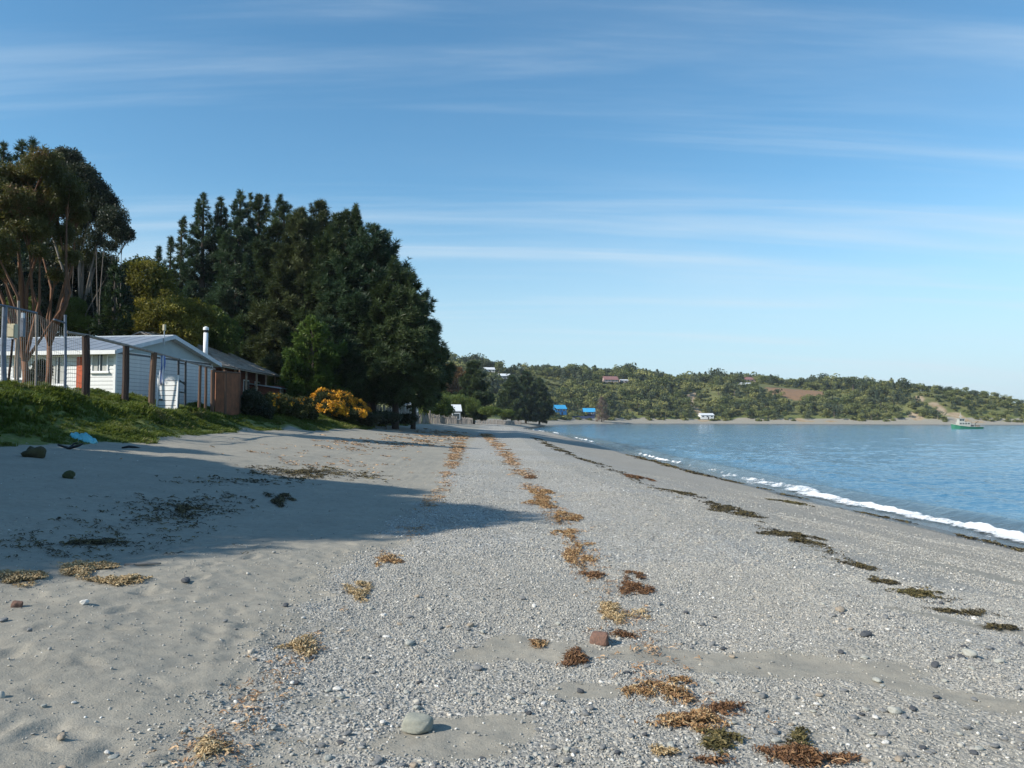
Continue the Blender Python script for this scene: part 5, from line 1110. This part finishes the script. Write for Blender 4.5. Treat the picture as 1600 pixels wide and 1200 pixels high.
def stone_label(px, py, s, c, zone):
    nm, qx, qy = min(SLM, key=lambda l: math.hypot(l[1] - px, (l[2] - py) * 1.6)); dx_, dy_ = px - qx, (py - qy) * 1.6; D = math.hypot(dx_, dy_)
    rel = 'right by' if D < 35 else ('beyond' if dy_ < 0 else 'in front of') if abs(dy_) > abs(dx_) else 'on the sea side of' if dx_ > 0 else 'on the bank side of'
    return '%s %s stone %s%s %s%s' % ('bigger' if s > 12.8 else 'small' if s < 10.2 else 'mid-sized', words[c], '' if D < 35 else 'just ' if D < 90 else 'well ', rel, nm, '' if 'shingle' in zone else ' on sand')
r = np.random.default_rng(17); cnt = 0; words = {'grey': 'mid grey', 'dark': 'slate', 'white': 'whitish', 'tan': 'brownish tan', 'pale': 'pale grey'}
while cnt < 270:
    py = 1195 - 260 * r.random() ** 1.7; px = 1600 * r.random()
    P = ground(px, py); g = float(gravel_m(P[:1], P[1:2], shore_d(P[:1], P[1:2]))[0])
    if r.random() > max(g, .10) or abs(px - 652) < 45 and abs(py - 1125) < 30: continue
    c = r.choice(['grey', 'dark', 'pale', 'tan', 'white'], p=[.46, .12, .26, .10, .06]); zone = 'bare sand' if g < .4 else 'the grey shingle'
    sz_ = r.uniform(8, 15); o = stone(px, py, sz_ * (.75 + .25 * (py - 930) / 270), c, stone_label(px, py, sz_, c, zone), cnt, 'loose stones on the near beach', r.uniform(.8, 1.15))
    cnt += 1

# ================================================================== drift weed
def weed_mat(name, stops, rough=.75):
    m, t, p, o = new_mat(name); f = attr_n(t, 'tint').outputs['Fac']
    cr = N(t, 'ShaderNodeValToRGB'); e = cr.color_ramp; t.links.new(f, cr.inputs[0])
    e.elements[0].color = (*stops[0], 1); e.elements[1].color = (*stops[-1], 1)
    for k, c in enumerate(stops[1:-1]): el = e.elements.new((k + 1) / (len(stops) - 1)); el.color = (*c, 1)
    t.links.new(cr.outputs[0], p.inputs['Base Color']); p.inputs['Roughness'].default_value = rough; p.inputs['Specular IOR Level'].default_value = .3
    return m
WM = {'o': weed_mat('dry_weed_orange', [(.07, .036, .018), (.19, .10, .045), (.32, .19, .085), (.46, .31, .155), (.58, .45, .26)]),
      't': weed_mat('dry_weed_tan', [(.13, .07, .04), (.30, .18, .10), (.46, .31, .18), (.58, .43, .28)]),
      'r': weed_mat('dry_weed_russet', [(.05, .027, .016), (.12, .06, .03), (.20, .105, .048), (.30, .18, .09)]),
      's': weed_mat('dry_weed_straw', [(.17, .11, .05), (.34, .24, .12), (.48, .36, .20), (.60, .49, .31)]),
      'd': weed_mat('damp_weed_dark', [(.018, .017, .012), (.05, .042, .024), (.10, .08, .035), (.20, .16, .07)]),
      'g': weed_mat('green_weed', [(.025, .024, .012), (.07, .06, .022), (.13, .11, .04), (.27, .20, .09)])}
def ribbons(cx, cy, a, b, ang, n, hgt, wd, ln, seed, curl=1.0, ragged=False):
    """n curled flat strips heaped inside an ellipse; returns verts, quads, tint"""
    r = np.random.default_rng(seed); K = 6
    rr = np.sqrt(r.random(n)) ; th = r.uniform(0, 6.283, n); wob = 1 + .35 * np.sin(3 * th + seed) + .2 * np.sin(5 * th + 2 * seed)
    u = rr * np.cos(th) * wob * a; v = rr * np.sin(th) * wob * b; c, s = math.cos(ang), math.sin(ang)
    if ragged:
        k = fbm(u / np.maximum(a, .05) * 2.6 + seed, v / np.maximum(b, .03) * 2.2, 3, seed % 97) > r.normal(-.02, .10, n) + .30 * (rr - .55); k[:8] = True
        u, v, rr, th = u[k], v[k], rr[k], th[k]; n = len(u)
    x = cx + u * c - v * s; y = cy + u * s + v * c
    lift = hgt * np.clip(1 - rr ** 2, 0, 1) * r.random(n) * (1 + .5 * np.sin(u / np.maximum(a, .01) * 5 + seed))
    hd = r.normal(ang if np.all(a > b * 1.6) else 0, 1.0, n) + (r.random(n) < .35) * r.uniform(-1.5, 1.5, n); L = ln * r.uniform(.4, 1.4, n); W = wd * r.uniform(.5, 1.4, n); cu = r.normal(0, 1.6 * curl, n)
    V = np.empty((n, K + 1, 2, 3)); px, py = x.copy(), y.copy(); tw = r.uniform(-1.2, 1.2, n)
    for k in range(K + 1):
        f = k / K; ta = tw + f * r.normal(0, .8, n); nx_, ny_ = -np.sin(hd), np.cos(hd); ww = W * (1 - .6 * abs(2 * f - 1) ** 3) / 2
        zz = lift + .012 * np.abs(np.sin(f * 3.1 + tw * 3)) * (1 + hgt * 8)
        for q, sgn in enumerate((-1, 1)):
            V[:, k, q, 0] = px + sgn * nx_ * ww * np.cos(ta); V[:, k, q, 1] = py + sgn * ny_ * ww * np.cos(ta); V[:, k, q, 2] = zz + sgn * ww * np.sin(ta) * .6 + ww * .4
        px = px + np.cos(hd) * L / K; py = py + np.sin(hd) * L / K; hd = hd + cu / K
    base = HN(V[..., 0].ravel(), V[..., 1].ravel()).reshape(V.shape[:3]); V[..., 2] += base + .004
    idx = np.arange(n * (K + 1) * 2).reshape(n, K + 1, 2)
    Qd = np.stack([idx[:, :-1, 0], idx[:, 1:, 0], idx[:, 1:, 1], idx[:, :-1, 1]], -1).reshape(-1, 4)
    ti = np.repeat(np.clip(r.normal(.45, .25, n) + .15 * (lift / max(hgt, .01) - .4), 0, 1), (K + 1) * 2)
    return V.reshape(-1, 3), Qd, ti
def clump(px, py, wpx, hpx, kind, label, n=None, hgt=None, seed=None):
    if kind in 'dg' and px > 1000 and py < 1000: wpx *= .85; hpx *= .6
    P = ground(px, py); P1 = ground(px - wpx / 2, py); P2 = ground(px + wpx / 2, py); T_, B_ = ground(px, py - hpx / 2), ground(px, py + hpx / 2)
    a = np.linalg.norm((P2 - P1)[:2]) / 2; b = np.linalg.norm((T_ - B_)[:2]) / 2; D = np.linalg.norm(P - EYE)
    if D > 20: a *= .6; b *= .45
    if a < b: a, b, ang = b, a, math.atan2(T_[1] - B_[1], T_[0] - B_[0])
    else: ang = math.atan2(P2[1] - P1[1], P2[0] - P1[0])
    n = n or int(np.clip(a * b * 3.14 * 9000 / max(D / 6, .6) ** 1.5, 160, 1500)); seed = seed or int(px * 3 + py)
    if kind == 's' and px < 250: n = 2400
    hgt = hgt or min(.032, b * (.32 if D < 8 else .13)); V, Qd, ti = ribbons(P[0], P[1], a * 1.0, b * .85, ang, int(n * 1.7), hgt, .0085 * max(1, D / 7), .05 * max(1, D / 13), seed, 1.0, True)
    c0 = np.array((P[0], P[1], hz(P[0], P[1])))
    o = link('seaweed_clump', mesh_np('seaweed_clump', V - c0, [Qd], WM[kind], False, {'tint': ('FLOAT', ti)}), None, c0)
    return tag(o, label, 'seaweed')
for a in [(1040, 1076, 96, 34, 'o', 'curved heap of golden brown dry seaweed at the edge of the sand patch'), (1075, 1128, 120, 34, 'o', 'long golden brown seaweed heap below the curved heap, stones caught in it'),
          (1130, 1108, 60, 16, 'r', 'thin dark russet seaweed tail on gravel beside the long heap'), (1125, 1166, 56, 34, 'g', 'olive and brown seaweed heap with a pinkish stone in it'), (1030, 1178, 36, 13, 's', 'small straw brown weed tuft at the bottom edge of the shingle'),
          (1110, 1195, 50, 10, 'r', 'flat brown weed scrap cut by the bottom edge'), (1250, 1190, 130, 22, 'r', 'wide reddish brown seaweed heap at the bottom edge, the reddest one'), (1250, 1165, 30, 34, 'g', 'upright olive green weed sprig beside the wide reddish heap'),
          (898, 1027, 34, 24, 'r', 'compact dark russet seaweed knot on the sand patch edge'), (967, 992, 36, 9, 'r', 'flat brown weed strip on sand beside the dark brown stone'), (840, 1003, 26, 12, 'o', 'small loose golden weed scrap on gravel at the sand patch tip'),
          (968, 960, 84, 22, 's', 'straw gold seaweed band lying on gravel above the sand patch'), (992, 926, 56, 18, 'r', 'thick dark orange seaweed mat, lower one of a pair on the shingle'), (988, 907, 46, 12, 'r', 'orange brown seaweed strip, upper one of a pair on the shingle'),
          (925, 905, 36, 9, 'r', 'small brown seaweed strip beside the pair of mats'), (905, 872, 62, 46, 'o', 'broad loose patch of orange dry seaweed on the shingle'), (885, 842, 34, 16, 'o', 'small orange weed patch between two larger ones in the drift line'), (885, 813, 46, 20, 'o', 'slanting orange weed patch near the tip of the tree shadow'),
          (848, 788, 48, 16, 'o', 'orange weed patch with dark lower rim in the drift line'), (842, 772, 40, 14, 'o', 'pale orange weed patch higher up the drift line'), (830, 747, 30, 10, 'r', 'russet weed patch far along the drift line'),
          (130, 890, 100, 26, 's', 'big straw coloured pile of dry weed at the shadow edge'), (30, 901, 80, 18, 's', 'low straw coloured weed strip on sand cut by the picture edge'), (195, 910, 60, 12, 's', 'thin straw scraps on bare sand below the big straw pile'),
          (606, 878, 44, 20, 'o', 'golden weed patch on the sand and shingle border in sunlight'), (560, 925, 40, 26, 's', 'straw gold scraps along the sand and shingle border'), (470, 1005, 58, 26, 's', 'straw gold weed band on the sandy border of the shingle'), (332, 1166, 44, 36, 's', 'loose straw tuft on sand near the bottom edge'),
          (438, 783, 44, 16, 'd', 'dark brown weed clump alone in the tree shadow'), (285, 795, 70, 18, 'd', 'wide dark weed heap in the shadow on sand'), (480, 737, 60, 16, 'd', 'brown weed patch at the upper rim of the shadow'), (150, 842, 100, 9, 'd', 'long dark weed trail deep in the shadow'),
          (1055, 771, 32, 14, 'd', 'dark weed clump where the upper dark weed line starts'), (1135, 797, 44, 8, 'd', 'flat dark weed strip in the upper dark weed line'), (1166, 806, 30, 6, 'd', 'small dark weed strip following the flat strip'), (1237, 838, 54, 12, 'd', 'brown black weed clump midway along the dark line'), (1258, 849, 40, 8, 'd', 'thin black weed strip under the midway clump'),
          (1345, 887, 40, 10, 'd', 'black weed clump above the pale sand strip'), (1376, 911, 36, 12, 'd', 'dark weed knot at the start of the pale sand strip'), (1432, 932, 76, 14, 'g', 'long olive black weed band over the pale sand strip'), (1480, 958, 60, 8, 'd', 'thin dark weed band below the olive band'), (1528, 962, 66, 10, 'd', 'black weed band with pale shells further down the line'), (1560, 985, 56, 8, 'd', 'last thin black weed band before the picture edge'),
          (1236, 786, 38, 10, 'g', 'yellowish green weed mound near the foam'), (1250, 773, 14, 7, 'd', 'small black weed lump at the wet edge near the foam'), (995, 747, 20, 5, 'r', 'lone dark red weed scrap on open shingle')]:
    clump(*a)
# loose scraps that follow the drift lines
def strew(name, pts, n, spread, kind, label, wd, ln, seed):
    r = np.random.default_rng(seed); G = np.array([ground(*q)[:2] for q in pts]); seg = np.r_[0, np.cumsum(np.linalg.norm(np.diff(G, axis=0), axis=1))]
    u = r.random(n) ** 1.25 * seg[-1]; x = np.interp(u, seg, G[:, 0]) + r.normal(0, spread, n); y = np.interp(u, seg, G[:, 1]) + r.normal(0, spread * 1.5, n)
    k = fbm(x * .9, y * .9, 3, seed) > r.normal(.05, .15, n); x, y = x[k], y[k]
    x = np.repeat(x, 3); y = np.repeat(y, 3); D = np.hypot(x, y); q = np.maximum(1, D / 9)
    V, Qd, ti = ribbons(x, y, .05 * q, .04 * q, 0, len(x), .012, wd * np.maximum(1, D / 8), ln * np.maximum(1, D / 12), seed); c0 = V.mean(0)
    tag(link(name, mesh_np(name, V - c0, [Qd], WM[kind], False, {'tint': ('FLOAT', ti)}), None, c0), label, None, None, 'stuff')
strew('weed_litter', [(1260, 1198), (1150, 1140), (1040, 1075), (965, 965), (915, 890), (880, 830), (850, 785), (810, 735), (775, 695), (755, 678)], 2500, .14, 't', 'orange dry weed scraps along the shingle drift line', .009, .06, 101)
strew('weed_litter', [(330, 1180), (440, 1020), (560, 930), (605, 880), (640, 845), (665, 800), (695, 752), (712, 705), (722, 680)], 2400, .10, 't', 'straw coloured weed scraps along the border of sand and shingle', .009, .055, 102)
strew('weed_litter', [(1600, 1000), (1500, 960), (1380, 908), (1240, 842), (1130, 797), (1055, 770), (960, 738), (880, 706), (835, 685)], 900, .14, 'd', 'dark weed scraps along the lower drift line', .014, .07, 103)
strew('weed_litter', [(60, 860), (170, 835), (285, 790), (380, 752), (480, 730), (580, 745)], 1700, .42, 'd', 'dark weed scraps strewn in the shadow', .012, .07, 104)
strew('weed_litter', [(500, 725), (560, 695), (640, 690), (700, 675)], 1300, 1.2, 't', 'pale orange weed scraps spread on the upper sand', .012, .06, 105)
strew('weed_litter', [(1600, 862), (1450, 825), (1300, 790), (1200, 768), (1080, 738), (990, 713)], 480, .16, 'd', 'black weed scraps along the wet edge of the sea', .02, .09, 106)

# ================================================================== the air of the bay
hb = MB().box((500, 3450, 31), (19800, 13800, 84)).build('haze', [], None)
hm = bpy.data.materials.new('haze'); hm.use_nodes = True; hm.node_tree.nodes.clear(); t = hm.node_tree
ho = N(t, 'ShaderNodeOutputMaterial'); hv = N(t, 'ShaderNodeVolumePrincipled'); hv.inputs['Color'].default_value = (.80, .90, 1.0, 1); hv.inputs['Density'].default_value = .00010; hv.inputs['Anisotropy'].default_value = .2
t.links.new(hv.outputs[0], ho.inputs['Volume']); hb.data.materials.append(hm); tag(hb, kind='stuff')
